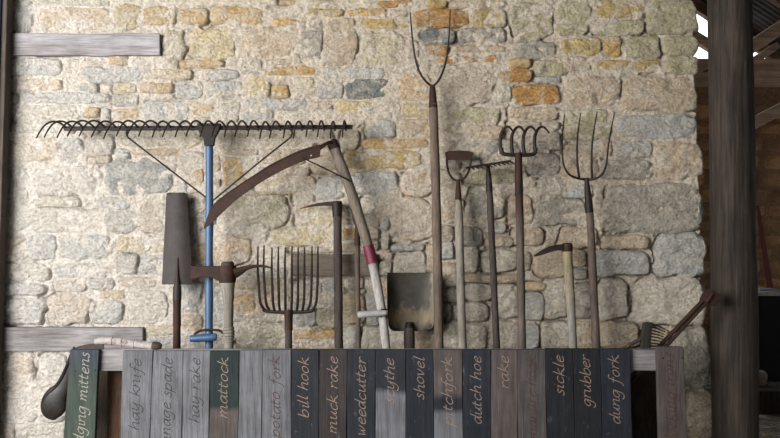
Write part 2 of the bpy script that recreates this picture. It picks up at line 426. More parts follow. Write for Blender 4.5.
# lime-mortar core of the wall
def build_wall(rims):
    nx = 640
    pys = np.concatenate([np.linspace(-330, -6, 40), np.linspace(-4, 442, 400), np.linspace(448, 530, 14)])
    nz = len(pys)
    V = np.zeros((nz, nx, 3))
    for j, py in enumerate(pys):
        V[j, :, 0] = np.linspace(-2.35, (edge_px(py) - 390) * -CAMY / FPX, nx)
        V[j, :, 2] = max(0.0, CAMZ + (219 - py) * -CAMY / FPX)
    X, Z = V[..., 0], V[..., 2]
    px = X * FPX / -CAMY + 390; py = 219 - (Z - CAMZ) * FPX / -CAMY
    # joints are smeared flush at the upper left and raked out deeper to the lower right
    deep = np.clip((px - 330) / 120, 0, 1) * np.clip((py - 215) / 50, 0, 1)
    H = 0.013 * fbm(X * 9, Z * 12, 3, 3) + 0.008 * fbm(X * 34, Z * 44, 8, 3) + 0.005 * fbm(X * 110, Z * 120, 21, 2)
    Y = -H - 0.005 + 0.017 * deep + 0.010 * np.clip(fbm(X * 2.5, Z * 5, 40, 2), 0, 1)
    # open cracks along parts of the stone rims
    msk = np.clip((fbm(X * 7, Z * 7, 77, 3) - 0.10 + 0.35 * deep) * 5, 0, 1)
    dig = np.zeros_like(X); xs = X[0]; zs = Z[:, 0]
    for rim in rims:
        lo, hi = rim.min(0) - 0.02, rim.max(0) + 0.02
        jj = np.where((zs > lo[1]) & (zs < hi[1]))[0]
        if not len(jj): continue
        j0, j1 = jj[0], jj[-1] + 1
        i0 = max(0, int((lo[0] + 2.35) / 4.1 * nx) - 12); i1 = min(nx, int((hi[0] + 2.35) / 3.85 * nx) + 12)
        d = np.sqrt(((X[j0:j1, i0:i1, None] - rim[:, 0]) ** 2 + (Z[j0:j1, i0:i1, None] - rim[:, 1]) ** 2).min(-1))
        dig[j0:j1, i0:i1] = np.maximum(dig[j0:j1, i0:i1], np.clip(1.25 - d / 0.009, 0, 1))
    V[..., 1] = Y + 0.03 * dig * msk
    vv = V.reshape(-1, 3).tolist()
    ff = [(j * nx + i + nx, j * nx + i + nx + 1, j * nx + i + 1, j * nx + i) for j in range(nz - 1) for i in range(nx - 1)]
    # solid thickness behind the face
    n0 = len(vv)
    ring = list(range(nx)) + [j * nx + nx - 1 for j in range(1, nz)] + [(nz - 1) * nx + i for i in range(nx - 2, -1, -1)] + [j * nx for j in range(nz - 2, 0, -1)]
    vv += [(vv[i][0], 0.5, vv[i][2]) for i in ring]
    m = len(ring)
    ff += [(ring[i], ring[(i + 1) % m], n0 + (i + 1) % m, n0 + i) for i in range(m)]
    ff.append(tuple(n0 + i for i in range(m)))
    me = WALL.data
    me.from_pydata(vv, [], ff)
    me.polygons.foreach_set('use_smooth', [True] * len(me.polygons))
    me.update()

WALL = bpy.data.objects.new('wall_back', bpy.data.meshes.new('wall_back'))
WALL.data.materials.append(M_MORTAR)
COL.objects.link(WALL)
tag(WALL, 'pale lime-mortared rubble stone wall behind the tools', kind='structure')
rects = []
for tok in STONES.replace('\n', '|').split('|'):
    p = tok.split()
    r = [float(v) for v in p[:4]]
    if r[2] > r[0] and r[3] > r[1]: rects.append((*r, p[4]))

# fill what is left of the face with low, lime-covered stones
OCC = np.zeros((222, 360), bool)
def mark(x0, y0, x1, y1):
    OCC[max(0, int(y0 / 2)):int(math.ceil(y1 / 2)), max(0, int(x0 / 2)):int(math.ceil(x1 / 2))] = True
for r in rects: mark(*r[:4])
for t in TIMBERS: mark(max(0, t[0] - 1), t[1], t[2] + 2, t[3] + 1)
mark(68, 352, 690, 440)
def grow():
    order = list(range(len(rects))); R = [[int(r[0] / 2), int(r[1] / 2), int(math.ceil(r[2] / 2)), int(math.ceil(r[3] / 2))] for r in rects]
    for it in range(4):
        random.shuffle(order)
        for q in order:
            if rects[q][4] in 'OD' and it > 0: continue
            x0, y0, x1, y1 = R[q]
            if x0 >= 340: continue
            if x0 > 0 and not OCC[y0:y1, x0 - 1].any(): OCC[y0:y1, x0 - 1] = True; x0 -= 1; R[q][0] = x0
            if x1 < 345 and not OCC[y0:y1, x1].any(): OCC[y0:y1, x1] = True; x1 += 1; R[q][2] = x1
            if it < 3 and y0 > 0 and not OCC[y0 - 1, x0:x1].any(): OCC[y0 - 1, x0:x1] = True; y0 -= 1; R[q][1] = y0
            if it < 3 and y1 < 220 and not OCC[y1, x0:x1].any(): OCC[y1, x0:x1] = True; R[q][3] = y1 + 1
    for q, r in enumerate(rects):
        n = R[q]
        rects[q] = (min(r[0], n[0] * 2 + .6), min(r[1], n[1] * 2 + .6), max(r[2], n[2] * 2 - .6), max(r[3], n[3] * 2 - .6), r[4])
grow()
fill = []
for j in range(0, 219):
    for i in range(0, 352):
        if OCC[j, i] or i * 2 > edge_px(j * 2) - 6: continue
        wmax = random.choice([10, 14, 18, 24, 30]); hmax = random.choice([6, 7, 9, 11])
        w = 0
        while w < wmax and i + w < 350 and not OCC[j, i + w]: w += 1
        h = 1
        while h < hmax and j + h < 220 and not OCC[j + h, i:i + w].any(): h += 1
        if w >= 5 and h >= 4 and w * h >= 26:
            fill.append((i * 2 + 0.5, j * 2 + 0.5, (i + w) * 2 - 0.5, (j + h) * 2 - 0.5))
            OCC[j:j + h, i:i + w] = True
fill.sort(key=lambda r: -(r[2] - r[0]) * (r[3] - r[1]))
for k, r in enumerate(fill[:max(0, 298 - len(rects))]):
    rects.append((*r, 'f'))
print('stones', len(rects), 'fillers', len(fill))

for k, (x0, y0, x1, y1, code) in enumerate(rects):
    if code == 'f':
        c = random.choice([CODES['M'], CODES['M'], CODES['W'], CODES['T'], CODES['B']] if x0 < 560 else [CODES['L'], CODES['T'], CODES['G']])
        pr = 0.007
    else:
        c = CODES[code]; pr = 0.006 + 0.007 * random.random()
        if x0 > 595: pr += 0.012
        if x0 < 220: pr += 0.003
    if x0 > 330 and y0 > 215: pr += 0.006
    g = 0.7 if (x0 > 440 and y0 > 215) else 0.0
    V, F, cc = stone_mesh(x0 - 0.7 + g, y0 - 0.7 + g, x1 + 0.7 - g, y1 + 0.7 - g, k * 13 + 5, pr)
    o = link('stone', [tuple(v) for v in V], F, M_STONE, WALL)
    o.location = cc
    j = 1 + (random.random() - 0.5) * 0.14
    o.color = (*[min(1, v * j) for v in lin(c)], 1)

build_wall(RIMS)

# stonework of the same wall above, below and left of the stones built one by one
st = MB()
def course_fill(y0, y1, xa, xb):
    y = y0
    while y < y1 - 10:
        h = random.uniform(16, 34); x = xa
        while x < xb - 14:
            w = random.uniform(24, 80); x2 = min(x + w, xb)
            V, F, cc = stone_mesh(x + 1, y + 1, x2 - 1, min(y + h, y1) - 1, random.randrange(9999), 0.012, res=0.02)
            st.add([(v[0] + cc[0], v[1] + cc[1], v[2] + cc[2]) for v in V], F)
            x = x2
        y += h
course_fill(-320, -4, -66, 690)
course_fill(444, 486, -66, 700)
course_fill(356, 440, 84, 636)
course_fill(-2, 440, -66, -4)
o = st.build('stonework', stone_material('limestone_course', lin((198, 186, 164))), WALL, fix=False)
tag(o, kind='stuff')

# timbers bedded in the wall
for k, (x0, y0, x1, y1) in enumerate(TIMBERS):
    a = Q(x0, y1, -0.03); b = Q(x1, y0, -0.03)
    t = MB(); n = 24
    prev = None
    top = []; bot = []
    for i in range(n + 1):
        u = i / n; x = a.x + (b.x - a.x) * u
        top.append(Vector((x, -0.034 - 0.004 * math.sin(9 * u + k), b.z + 0.004 * float(fbm(u * 6, k, 50, 2)))))
        bot.append(Vector((x, -0.030 - 0.005 * math.sin(7 * u + 2 * k), a.z + 0.007 * float(fbm(u * 7, k + 4, 51, 2)))))
    v = []; f = []
    for i in range(n + 1):
        v += [bot[i], top[i], Vector((top[i].x, 0.06, top[i].z)), Vector((bot[i].x, 0.06, bot[i].z))]
    for i in range(n):
        for q in range(4):
            f.append((i * 4 + q, i * 4 + (q + 1) % 4, i * 4 + 4 + (q + 1) % 4, i * 4 + 4 + q))
    f += [(0, 3, 2, 1), tuple(n * 4 + q for q in range(4))]
    t.add(v, f)
    o = t.build('bedded_timber', (W_LILACX, W_GREYX, W_BROWNX)[k], WALL, bevel=0.003)
    tag(o, ['weathered grey board bedded near the top of the wall', 'long weathered grey board behind the bark-handled hook', 'short brown-grey board bedded behind the ten-tine fork'][k])

# ------------------------------------------------------------------ shell of the barn
dirt = stone_material('packed_earth', lin((112, 98, 82)))
f = MB(); f.box((-7, -8, -0.12), (5.2, 4.2, 0.0))
tag(f.build('floor', dirt, smooth=False), 'packed earth barn floor', kind='structure')

M_FARSTONE = stone_material('brown_stone', smear=False)
w = MB(); w.box((0.6, 3.25, 0), (5.2, 3.6, 2.64))
FAR = w.build('wall_far', stone_material('brown_joint', lin((150, 114, 84)), smear=False), smooth=False)
tag(FAR, 'dark brown stone wall at the back of the barn', kind='structure')
CAMSAVE = CAMY
def far_stones():
    y = 70
    k = 0
    while y < 330:
        h = random.uniform(11, 19); x = 690 - random.uniform(0, 12)
        while x < 800:
            wd = random.uniform(16, 34)
            a = Q(x, y + h, 3.25); b = Q(x + wd, y, 3.25)
            hw, hh = (b.x - a.x) / 2 - 0.008, (b.z - a.z) / 2 - 0.008
            cx, cz = (a.x + b.x) / 2, (a.z + b.z) / 2
            if cz + hh < 2.54 and cz - hh > 0.02:
                S, T = np.meshgrid(np.linspace(-1, 1, 6), np.linspace(-1, 1, 5))
                r = np.maximum(abs(S), abs(T))
                X = S * hw * (1 - 0.12 * (abs(T) ** 3)); Z = T * hh * (1 - 0.12 * abs(S) ** 3)
                H = 0.035 * (1 - r ** 5) + 0.03 * fbm((X + cx) * 9, (Z + cz) * 9, k, 3) * (1 - r ** 6) - 0.01
                V = np.stack([X, -H, Z], -1).reshape(-1, 3)
                F = [(j * 6 + i, j * 6 + i + 1, j * 6 + i + 7, j * 6 + i + 6) for j in range(4) for i in range(5)]
                o = link('stone', [tuple(v) for v in V], F, M_FARSTONE, FAR)
                o.location = (cx, 3.25, cz)
                c = random.choice([(186, 140, 100), (172, 132, 96), (196, 152, 108), (158, 124, 94)])
                o.color = (*lin(c), 1); k += 1
            x += wd
        y += h
far_stones()
w = MB(); w.box((4.9, -8, 0), (5.2, 0.6, 1.9)); w.box((4.9, 0.6, 0), (5.2, 3.25, 0.8))  # unseen wall; rear part kept low so sky light reaches the far bay
tag(w.build('wall_right', W_OLD, smooth=False), 'unseen dark boarded side wall of the barn, low at the rear to let daylight in', kind='structure')

M_BOARD = wood_material('barn_boarding', lin((120, 108, 96)), lin((160, 148, 134)))
w = MB(); w.box((-0.4, -8.0, 0), (5.2, -7.85, 5.2)); tag(w.build('wall_front', M_BOARD, smooth=False), 'unseen boarded barn front behind the viewer, added to make the light directional', kind='structure')  # unseen front and left walls added so sky light enters from one side
w = MB(); w.box((-6.9, -8.0, 0), (-6.75, 4.0, 2.6)); tag(w.build('wall_left', M_BOARD, smooth=False), 'boarded barn side wall out of view, added to make the light directional', kind='structure')

# pitched roof: slope falling to the right (seen) and to the left
M_TIN = metal_material('weathered_tin', lin((96, 90, 88)), lin((146, 140, 138)), 0.55, 0.3, lin((110, 82, 64)), scale=0.3)
SL = -0.647
def roof_z(x): return 3.326 + SL * (x - 2.83)
RIDGE_X = -0.6
def roof_zz(x): return roof_z(x) if x >= RIDGE_X else roof_z(2 * RIDGE_X - x)
roof = MB()
roof.slab([(RIDGE_X - 0.08, -2.6, roof_z(RIDGE_X) + 0.13), (RIDGE_X + 0.08, -2.6, roof_z(RIDGE_X) + 0.13), (RIDGE_X + 0.08, -2.6, roof_z(RIDGE_X) - 0.05), (RIDGE_X - 0.08, -2.6, roof_z(RIDGE_X) - 0.05)], 0.01)
rb = MB(); rb.box((RIDGE_X - 0.06, -8.0, roof_z(RIDGE_X) - 0.22), (RIDGE_X + 0.06, 3.2, roof_z(RIDGE_X) - 0.05))
CEIL = rb.build('ceiling', W_RAFTER, smooth=False)
tag(CEIL, 'pitched tin roof on timber rafters', kind='structure')
def sheet(xa, xb, ya, yb):
    nrib = int((yb - ya) / 0.019); xs = np.linspace(xa, xb, 3)
    V = []; F = []
    for s in (0, 1):
        for x in xs:
            for i in range(nrib + 1):
                y = ya + (yb - ya) * i / nrib
                V.append((x, y, roof_zz(x) + 0.009 * math.sin(i * math.pi / 2) + 0.02 + 0.002 * s))
    n = nrib + 1
    for s in (0, 1):
        for q in range(2):
            for i in range(nrib):
                a = s * 3 * n + q * n + i
                F.append((a, a + 1, a + n + 1, a + n))
    o = link('roof_sheet', V, F, M_TIN, CEIL, True, base=parent_base(CEIL))
for k in range(15):
    ya = -8.4 + k * 0.775
    sheet(RIDGE_X, 5.25, ya, ya + 0.79)
    sheet(-6.4, RIDGE_X, ya, ya + 0.79)
def rafter(y, wdt, dep, xa, xb, name='rafter'):
    r = MB()
    v = []
    for x in (xa, xb):
        z = roof_zz(x)
        for dy, dz in ((-wdt / 2, 0), (wdt / 2, 0), (wdt / 2, -dep), (-wdt / 2, -dep)):
            v.append((x, y + dy, z + dz + 0.008))
    r.add(v, [(0, 1, 2, 3), (7, 6, 5, 4)] + [(q, 4 + q, 4 + (q + 1) % 4, (q + 1) % 4) for q in range(4)])
    return r.build(name, W_RAFTER, CEIL, smooth=False)
for y in (3.14, 2.25, 1.35, 0.75): rafter(y, 0.07, 0.11, RIDGE_X + 0.03, 5.2)
for y in (3.14, 1.35, -0.6, -2.4): rafter(y, 0.07, 0.11, -6.3, RIDGE_X - 0.03)
# tie beam across the far bay, with a brace and a lower strut
def beam(p, q, wd, hg, name, mat, parent=None, n=1):
    p = Vector(p); q = Vector(q); t = (q - p).normalized(); s = Vector((0, 1, 0)); s = (s - t * s.dot(t)).normalized(); u = t.cross(s)
    b = MB(); v = []
    for c in (p, q):
        v += [c + s * (a * wd / 2) + u * (e * hg / 2) for a, e in ((-1, -1), (1, -1), (1, 1), (-1, 1))]
    b.add(v, [(3, 2, 1, 0), (4, 5, 6, 7)] + [(k, (k + 1) % 4, 4 + (k + 1) % 4, 4 + k) for k in range(4)])
    return b.build(name, mat, parent, smooth=False, bevel=min(wd, hg) * 0.06)
M_TIE = wood_material('tie_beam_timber', lin((120, 98, 80)), lin((162, 138, 116)), axis='x', scale=0.6, k=1.7)
a = Q(690, 73, 2.4)
beam((0.9, 2.4, a.z), (4.88, 2.4, a.z), 0.16, 0.205, 'tie_beam', M_TIE, CEIL)
beam(Q(731, 60, 2.2), Q(817, 3.6, 2.2), 0.09, 0.10, 'brace', M_TIE, CEIL)
beam(Q(640, 3.2, 3.05), Q(737, 62.9, 3.05), 0.08, 0.085, 'brace', M_TIE, CEIL)
beam(Q(752, 62, 3.0), Q(777, 45.5, 3.0), 0.08, 0.06, 'brace', M_TIE, CEIL)
beam(Q(742, 129, 2.25), Q(826, 85.5, 2.25), 0.07, 0.09, 'brace', M_TIE, CEIL)
st_ = Q(742, 0, 2.25).x
tag(beam((st_, 2.25, 0.0), (st_, 2.25, Q(0, 86, 2.4).z), 0.07, 0.08, 'trim_1', M_TIE), 'upright stud under the tie beam', kind='structure')

# ------------------------------------------------------------------ posts
def log_post():
    y = -0.17
    c = Q(732, 219, y); base = Vector((Q(736.5, 219, y).x, y, 0))
    t = thing('log_post', 'thick dark round timber post in front of the wall end', 'post', base)
    V = []; F = []; n = 40; m = 60; ztop = roof_z(c.x) - 0.0
    for j in range(m + 1):
        z = ztop * j / m
        x = base.x - 0.031 * (z / 2.4)
        for k in range(n):
            a = 2 * math.pi * k / n
            r = 0.101 + 0.004 * float(vnoise(k * 0.9, z * 1.5, 4)) + 0.003 * math.sin(z * 2.3) + 0.006 * float(vnoise(math.cos(a) * 2, z * 2.2 + math.sin(a) * 2, 9))
            V.append((x + r * math.cos(a), y + r * math.sin(a), z))
    for j in range(m):
        for k in range(n):
            F.append((j * n + k, j * n + (k + 1) % n, (j + 1) * n + (k + 1) % n, (j + 1) * n + k))
    F += [tuple(range(n - 1, -1, -1)), tuple(m * n + k for k in range(n))]
    mat = wood_material('log_wood', lin((44, 37, 31)), lin((122, 106, 92)), scale=0.9, bstr=1.0, k=0.27)
    link('trunk', V, F, mat, t, True, base)
    # hewn groove knots and an iron spike in the side
    s = MB(); p = Q(703, 71.5, -0.1); s.tube([p + Vector((0.06, 0, 0.012)), p + Vector((0.02, 0, 0.004)), p], [0.006, 0.005, 0.0025], 8)
    s.build('iron_spike', M_IRON, t)
log_post()

def corner_post():
    y = -0.085
    xa = Q(9.0, 0, y).x; xb = Q(0, 310, y).x
    zt, zb = 4.0, 0.0
    za, zc = Q(0, 0, y).z, Q(0, 310, y).z
    def xr(z): return xa + (xb - xa) * (za - z) / (za - zc)
    base = Vector((xr(0) - 0.08, y, 0))
    t = thing('corner_post', 'dark slate-blue post at the left edge of the wall', 'post', base)
    p = MB(); v = []
    for z in (0.0, 3.6):
        x = xr(z)
        v += [(x - 0.16, y - 0.035, z), (x - 0.024, y - 0.035, z), (x - 0.024, y + 0.03, z), (x - 0.16, y + 0.03, z)]
    quad = [(3, 2, 1, 0), (4, 5, 6, 7)] + [(k, (k + 1) % 4, 4 + (k + 1) % 4, 4 + k) for k in range(4)]
    p.add(v, quad); p.build('post_shaft', wood_material('slate_blue_paint', lin((40, 48, 74)), lin((62, 70, 98)), k=1.1), t, bevel=0.004)
    p = MB(); v = []
    for z in (0.0, 3.6):
        x = xr(z)
        v += [(x - 0.0235, y - 0.02, z), (x, y - 0.015, z), (x, y + 0.04, z), (x - 0.0235, y + 0.04, z)]
    p.add(v, quad); p.build('edge_batten', wood_material('batten_wood', lin((86, 74, 66)), lin((120, 106, 96))), t, bevel=0.003)
corner_post()

# ------------------------------------------------------------------ tools leaning on the wall
class Lean:
    """a tool leaning on the wall: yt at pixel row pt, yb where it meets the floor"""
    def __init__(s, pt, yt, yb=-0.27):
        s.pt, s.yt, s.yb = pt, yt, yb
        s.pb = 219 + CAMZ * FPX / (yb - CAMY)
    def y(s, py): return s.yt + (s.yb - s.yt) * (py - s.pt) / (s.pb - s.pt)
    def __call__(s, px, py, dy=0.0): return Q(px, py, s.y(py) + dy)
    def r(s, py, w): return w * 0.5 * (s.y(py) - CAMY) / FPX        # half-width in metres of w pixels
    def path(s, pts, dy=0.0, k=4):
        return [s(p[0], p[1], dy + (p[2] if len(p) > 2 else 0)) for p in smoothline(pts, k)]
    def foot(s, px): 
        p = s(px, s.pb); p.z = 0; return p

def handle(L, t, pts, name, mat, n=12, k=4):
    """pts: (px, py, width px); the last point is carried down to the floor"""
    (xa, ya, wa), (xb, yb, wb) = pts[-2], pts[-1]
    xe = xb + (xb - xa) / (yb - ya) * (L.pb - yb)
    full = smoothline(list(pts) + [(xe, L.pb - 0.3, wb)], k)
    m = MB(); m.tube([L(p[0], p[1]) for p in full], [L.r(p[1], p[2]) * (1 + 0.04 * math.sin(i * 1.7)) for i, p in enumerate(full)], n)
    return m.build(name, mat, t)

def foot_base(L, pts):
    (xa, ya, wa), (xb, yb, wb) = pts[-2], pts[-1]
    return L.foot(xb + (xb - xa) / (yb - ya) * (L.pb - yb))

def outline_poly(L, pts, dy=0.0): return [L(p[0], p[1], dy) for p in pts]

# --- trench spade
def trench_spade():
    L = Lean(192, -0.075, -0.26)
    hp = [(177.2, 287, 8.5), (177.0, 320, 8.0), (176.8, 350, 7.6)]
    t = thing('trench_spade', 'long narrow brown steel spade standing blade up at the left', 'spade', foot_base(L, hp))
    rows = []
    prof = [(192.5, 168.5, 184.5), (193.5, 166.6, 186.6), (197, 166.0, 187.4), (215, 165.3, 188.3), (240, 164.0, 189.6), (262, 162.9, 190.8), (284.5, 161.8, 192.2)]
    V = []; F = []; nc = 9
    for side in (0, 1):
        for py, xl, xr in prof:
            for i in range(nc):
                u = i / (nc - 1); bow = -0.012 * (4 * u * (1 - u)) + 0.010
                V.append(L(xl + (xr - xl) * u, py, bow + 0.003 * side))
    n = len(prof)
    for side in (0, 1):
        for j in range(n - 1):
            for i in range(nc - 1):
                a = side * n * nc + j * nc + i
                F.append((a, a + 1, a + nc + 1, a + nc))
    ring = list(range(nc)) + [j * nc + nc - 1 for j in range(1, n)] + [(n - 1) * nc + i for i in range(nc - 2, -1, -1)] + [j * nc for j in range(n - 2, 0, -1)]
    for i in range(len(ring)):
        a, b = ring[i], ring[(i + 1) % len(ring)]
        F.append((a, b, b + n * nc, a + n * nc))
    b = MB(); b.add(V, F); b.build('blade', M_SPADE, t)
    s = MB(); pts = smoothline([(177.5, 258, 0.8), (177.4, 268, 1.8), (177.3, 279, 4.4), (177.2, 290, 8.6), (177.1, 300, 8.6)], 4)
    s.tube([L(p[0], p[1], -0.006) for p in pts], [L.r(p[1], p[2]) for p in pts], 12)
    s.build('socket', M_SPADE, t)
    handle(L, t, hp, 'handle', M_RUST)
trench_spade()

# --- hay rake
def hay_rake():
    yb_bar = -0.13
    L = Lean(128, yb_bar, -0.26)
    hp = [(209.3, 141, 7.6), (209.4, 200, 7.8), (209.0, 300, 8.0), (209.0, 350, 8.0)]
    t = thing('hay_rake', 'wide hay rake with blue handle and a row of curved iron tines', 'rake', foot_base(L, hp))
    h = handle(L, t, hp, 'handle', M_BLUE)
    tag(h, 'blue painted wooden handle')
    b = MB(); pa = Q(64, 128.6, yb_bar); pb = Q(352.5, 127.0, yb_bar); pc = Q(209, 128.0, yb_bar)
    beamz = 0.0105
    v = []
    for c in (pa, pc, pb):
        v += [c + Vector((0, -0.009, -beamz)), c + Vector((0, 0.009, -beamz)), c + Vector((0, 0.009, beamz)), c + Vector((0, -0.009, beamz))]
    f = [(3, 2, 1, 0), (8, 9, 10, 11)] + [(o + k, o + (k + 1) % 4, o + 4 + (k + 1) % 4, o + 4 + k) for o in (0, 4) for k in range(4)]
    b.add(v, f); b.build('head_bar', M_IRON, t, bevel=0.002)
    xs = [66.5, 72.5] + [83.5 + i * (346 - 83.5) / 24 for i in range(25)]
    mesh = None
    for i, x in enumerate(xs):
        base = Q(x, 128.3, yb_bar)
        arc = [(0, 0, -0.012), (0, -0.008, 0.004), (0, -0.045, 0.014), (0, -0.10, 0.019), (0, -0.16, 0.013), (0, -0.22, -0.010), (0, -0.265, -0.042), (0, -0.30, -0.076)]
        pts = smoothline(arc, 3)
        if mesh is None:
            m = MB(); m.tube(pts, [0.0052 - 0.0022 * (k / (len(pts) - 1)) ** 2 for k in range(len(pts))], 7)
            o = m.build('tine', M_IRON, t, base=(0, 0, 0)); mesh = o.data
        else:
            o = bpy.data.objects.new('tine', mesh); COL.objects.link(o); o.parent = t
        o.location = base - t.location
        o.rotation_euler = (random.uniform(-0.02, 0.02), 0, random.uniform(-0.02, 0.02))
    s = MB()
    ctr = [(209.3, 123.5), (209.4, 131), (209.4, 138), (209.4, 146)]
    wd = [24, 20, 11.5, 9.5]
    left = [L(c[0] - w / 2, c[1], -0.016) for c, w in zip(ctr, wd)]; right = [L(c[0] + w / 2, c[1], -0.016) for c, w in zip(ctr, wd)]
    s.ribbon(left, right, 0.026)
    s.build('socket', M_IRON, t, bevel=0.003)
    for pts in ([(127, 129.5), (126.6, 134), (128, 137.5), (165, 166), (206, 197.5)], [(292, 129.5), (292, 134), (290.5, 137.5), (262, 160), (213, 200.5)]):
        m = MB(); m.tube([Q(p[0], p[1], yb_bar - 0.012 - 0.02 * i / 4) for i, p in enumerate(pts)], 0.0042, 7)
        m.build('brace_rod', M_IRON, t)
    # little blue cross grip with an iron strap low on the handle
    g = MB(); g.tube([L(190.5, 338.6, -0.045), L(199, 338.2, -0.045), L(209, 337.6, -0.042), L(214.5, 337, -0.04), L(216.5, 336.8, -0.04)], [0.0165, 0.0185, 0.0185, 0.0185, 0.015], 10)
    tag(g.build('cross_grip', M_BLUE, t), 'short blue cross grip')
    m = MB(); m.tube([L(p[0], p[1], -0.02) for p in smoothline([(193, 338), (195, 334), (200, 331), (209, 329.8), (219, 330.5), (224.5, 334)], 3)], 0.0085, 7, flat=(0.7, 1.2))
    m.build('strap', M_RUST, t)
hay_rake()

# --- mattock
def mattock():
    L = Lean(262, -0.245, -0.335)
    hp = [(227.4, 266, 15.5), (227.4, 283, 15.0), (228.2, 296, 12.0), (228.6, 312, 9.6), (228.8, 350, 9.4)]
    t = thing('mattock', 'mattock with rusty head and pale tapered handle below the scythe tip', 'mattock', foot_base(L, hp))
    handle(L, t, hp, 'handle', W_PALEHANDLE, 14)
    k = MB(); pts = [(227.4, 261.8, 10.5), (227.5, 263, 13), (227.5, 267, 13.4)]
    k.tube([L(p[0], p[1]) for p in pts], [L.r(p[1], p[2]) for p in pts], 12); k.build('handle_top', W_DARKHANDLE, t)
    e = MB(); pts = [(227.3, 265.6, 18.0), (227.3, 268, 18.6), (227.4, 280, 17.6), (227.4, 282.8, 16.6)]
    e.tube([L(p[0], p[1]) for p in pts], [L.r(p[1], p[2]) for p in pts], 14); e.build('eye', M_RUST, t)
    a = MB()
    top = [(220, 265.8), (212, 265.8), (203, 266.0), (196, 266.2), (190.5, 265.3)]; bot = [(220, 281.5), (212, 277.6), (203, 276.8), (196, 278.2), (190.5, 279.8)]
    a.ribbon([L(p[0], p[1], -0.014) for p in top], [L(p[0], p[1], -0.014) for p in bot], 0.012); a.build('adze_blade', M_RUST, t, bevel=0.002)
    p = MB(); pts = smoothline([(235, 273, 11), (241, 270.5, 7.5), (248, 267.5, 4.6), (257, 266.0, 3.0), (266, 266.6, 2.4), (271.5, 268.2, 1.2)], 4)
    p.tube([L(q[0], q[1], -0.012) for q in pts], [L.r(q[1], q[2]) for q in pts], 8); p.build('pick', M_RUST, t)
    for y, wd in ((328.5, 11), (331.5, 11.8), (334.5, 11.8), (337.5, 11.2), (341, 10.6)):
        w = MB(); w.tube([L(228.7, y - 1.5), L(228.7, y - 1), L(228.7, y), L(228.7, y + 1), L(228.7, y + 1.4)], [L.r(y, v) for v in (wd - 1.5, wd, wd + .5, wd, wd - 1.5)], 12)
        w.build('binding', W_PALEHANDLE, t)
mattock()

# --- ten-tine fork
def root_fork():
    L = Lean(247, -0.17, -0.32)
    hp = [(288.6, 312, 7.0), (288.6, 330, 7.2), (288.7, 350, 7.2)]
    t = thing('ten_tine_fork', 'broad iron fork with ten upright tines and dark handle', 'fork', foot_base(L, hp))
    handle(L, t, hp, 'handle', W_DARKHANDLE)
    tips = [258, 264, 272, 278.4, 285.2, 292, 298.2, 304.6, 312, 318]
    bots = [265.0, 269.5, 274.6, 279.8, 285.6, 291.2, 296.8, 302.2, 307.2, 312.2]
    for i, (a, b) in enumerate(zip(tips, bots)):
        e = abs(i - 4.5) / 4.5
        pts = [(a, 247 + random.uniform(-1.5, 1.5), 0.0), (a - 0.3, 270, -0.02), (a + (b - a) * 0.15, 290, -0.03), (a + (b - a) * (0.45 - 0.1 * e), 303, -0.022), (b, 310.8, 0.0)]
        m = MB(); pp = L.path(pts, 0, 4)
        m.tube(pp, [0.0034 + 0.003 * min(1, 3 * k / len(pp)) for k in range(len(pp))], 7)
        m.build('tine', M_IRON, t)
    b = MB(); pts = [(263, 309.5), (267, 311.3), (276, 312), (288.6, 312.3), (301, 312), (310, 311.3), (314.5, 309.5)]
    b.tube(L.path(pts), 0.0085, 8); b.build('head_bar', M_IRON, t)
    s = MB(); pts = [(288.6, 310, 9), (288.6, 314, 8.8), (288.6, 330, 8.2)]
    s.tube([L(p[0], p[1]) for p in pts], [L.r(p[1], p[2]) for p in pts], 12); s.build('socket', M_RUST, t)
root_fork()

# --- bill hook
def bill_hook():
    L = Lean(203, -0.07, -0.28)
    hp = [(337.4, 204, 8.2), (337.8, 250, 8.6), (338.4, 300, 8.6), (338.8, 350, 8.6)]
    t = thing('bill_hook', 'long dark pole with a thin iron beak pointing left', 'bill hook', foot_base(L, hp))
    handle(L, t, hp, 'handle', W_DARKHANDLE)
    c = MB(); pts = [(337.0, 201.5, 9.8), (337.0, 203, 10.6), (337.2, 210, 10.2), (337.3, 217, 9.6)]
    c.tube([L(p[0], p[1]) for p in pts], [L.r(p[1], p[2]) for p in pts], 12); c.build('ferrule', M_IRON, t)
    b = MB()
    top = [(334, 201.4), (326, 201.8), (318, 203.0), (309, 205.2), (300, 208.4)]; bot = [(334, 206.0), (326, 205.8), (318, 206.2), (309, 207.2), (300, 208.9)]
    b.ribbon([L(p[0], p[1], -0.01) for p in top], [L(p[0], p[1], -0.01) for p in bot], 0.008); b.build('beak', M_IRON, t, bevel=0.0012)
bill_hook()

# --- weed cutter
def weed_cutter():
    L = Lean(208, -0.085, -0.30)
    hp = [(357.4, 232, 5.4), (357.4, 262, 5.0), (358, 310, 5.2), (358.2, 350, 5.4)]
    t = thing('weed_cutter', 'slim pole with small square blade between the bill hook and scythe handle', 'weed cutter', foot_base(L, hp))
    handle(L, t, hp, 'handle', W_MIDHANDLE)
    b = MB(); b.slab(outline_poly(L, [(350.6, 208.6), (360.4, 207.6), (361.0, 218), (359.4, 226), (355.4, 226.5), (352.4, 221)]), 0.006); b.build('blade', M_SPADE, t, bevel=0.0012)
    s = MB(); pts = [(357.3, 222, 3.0), (357.3, 226, 4.4), (357.4, 234, 6.2), (357.4, 246, 6.0)]
    s.tube([L(p[0], p[1], -0.002) for p in pts], [L.r(p[1], p[2]) for p in pts], 10); s.build('socket', M_RUST, t)
weed_cutter()

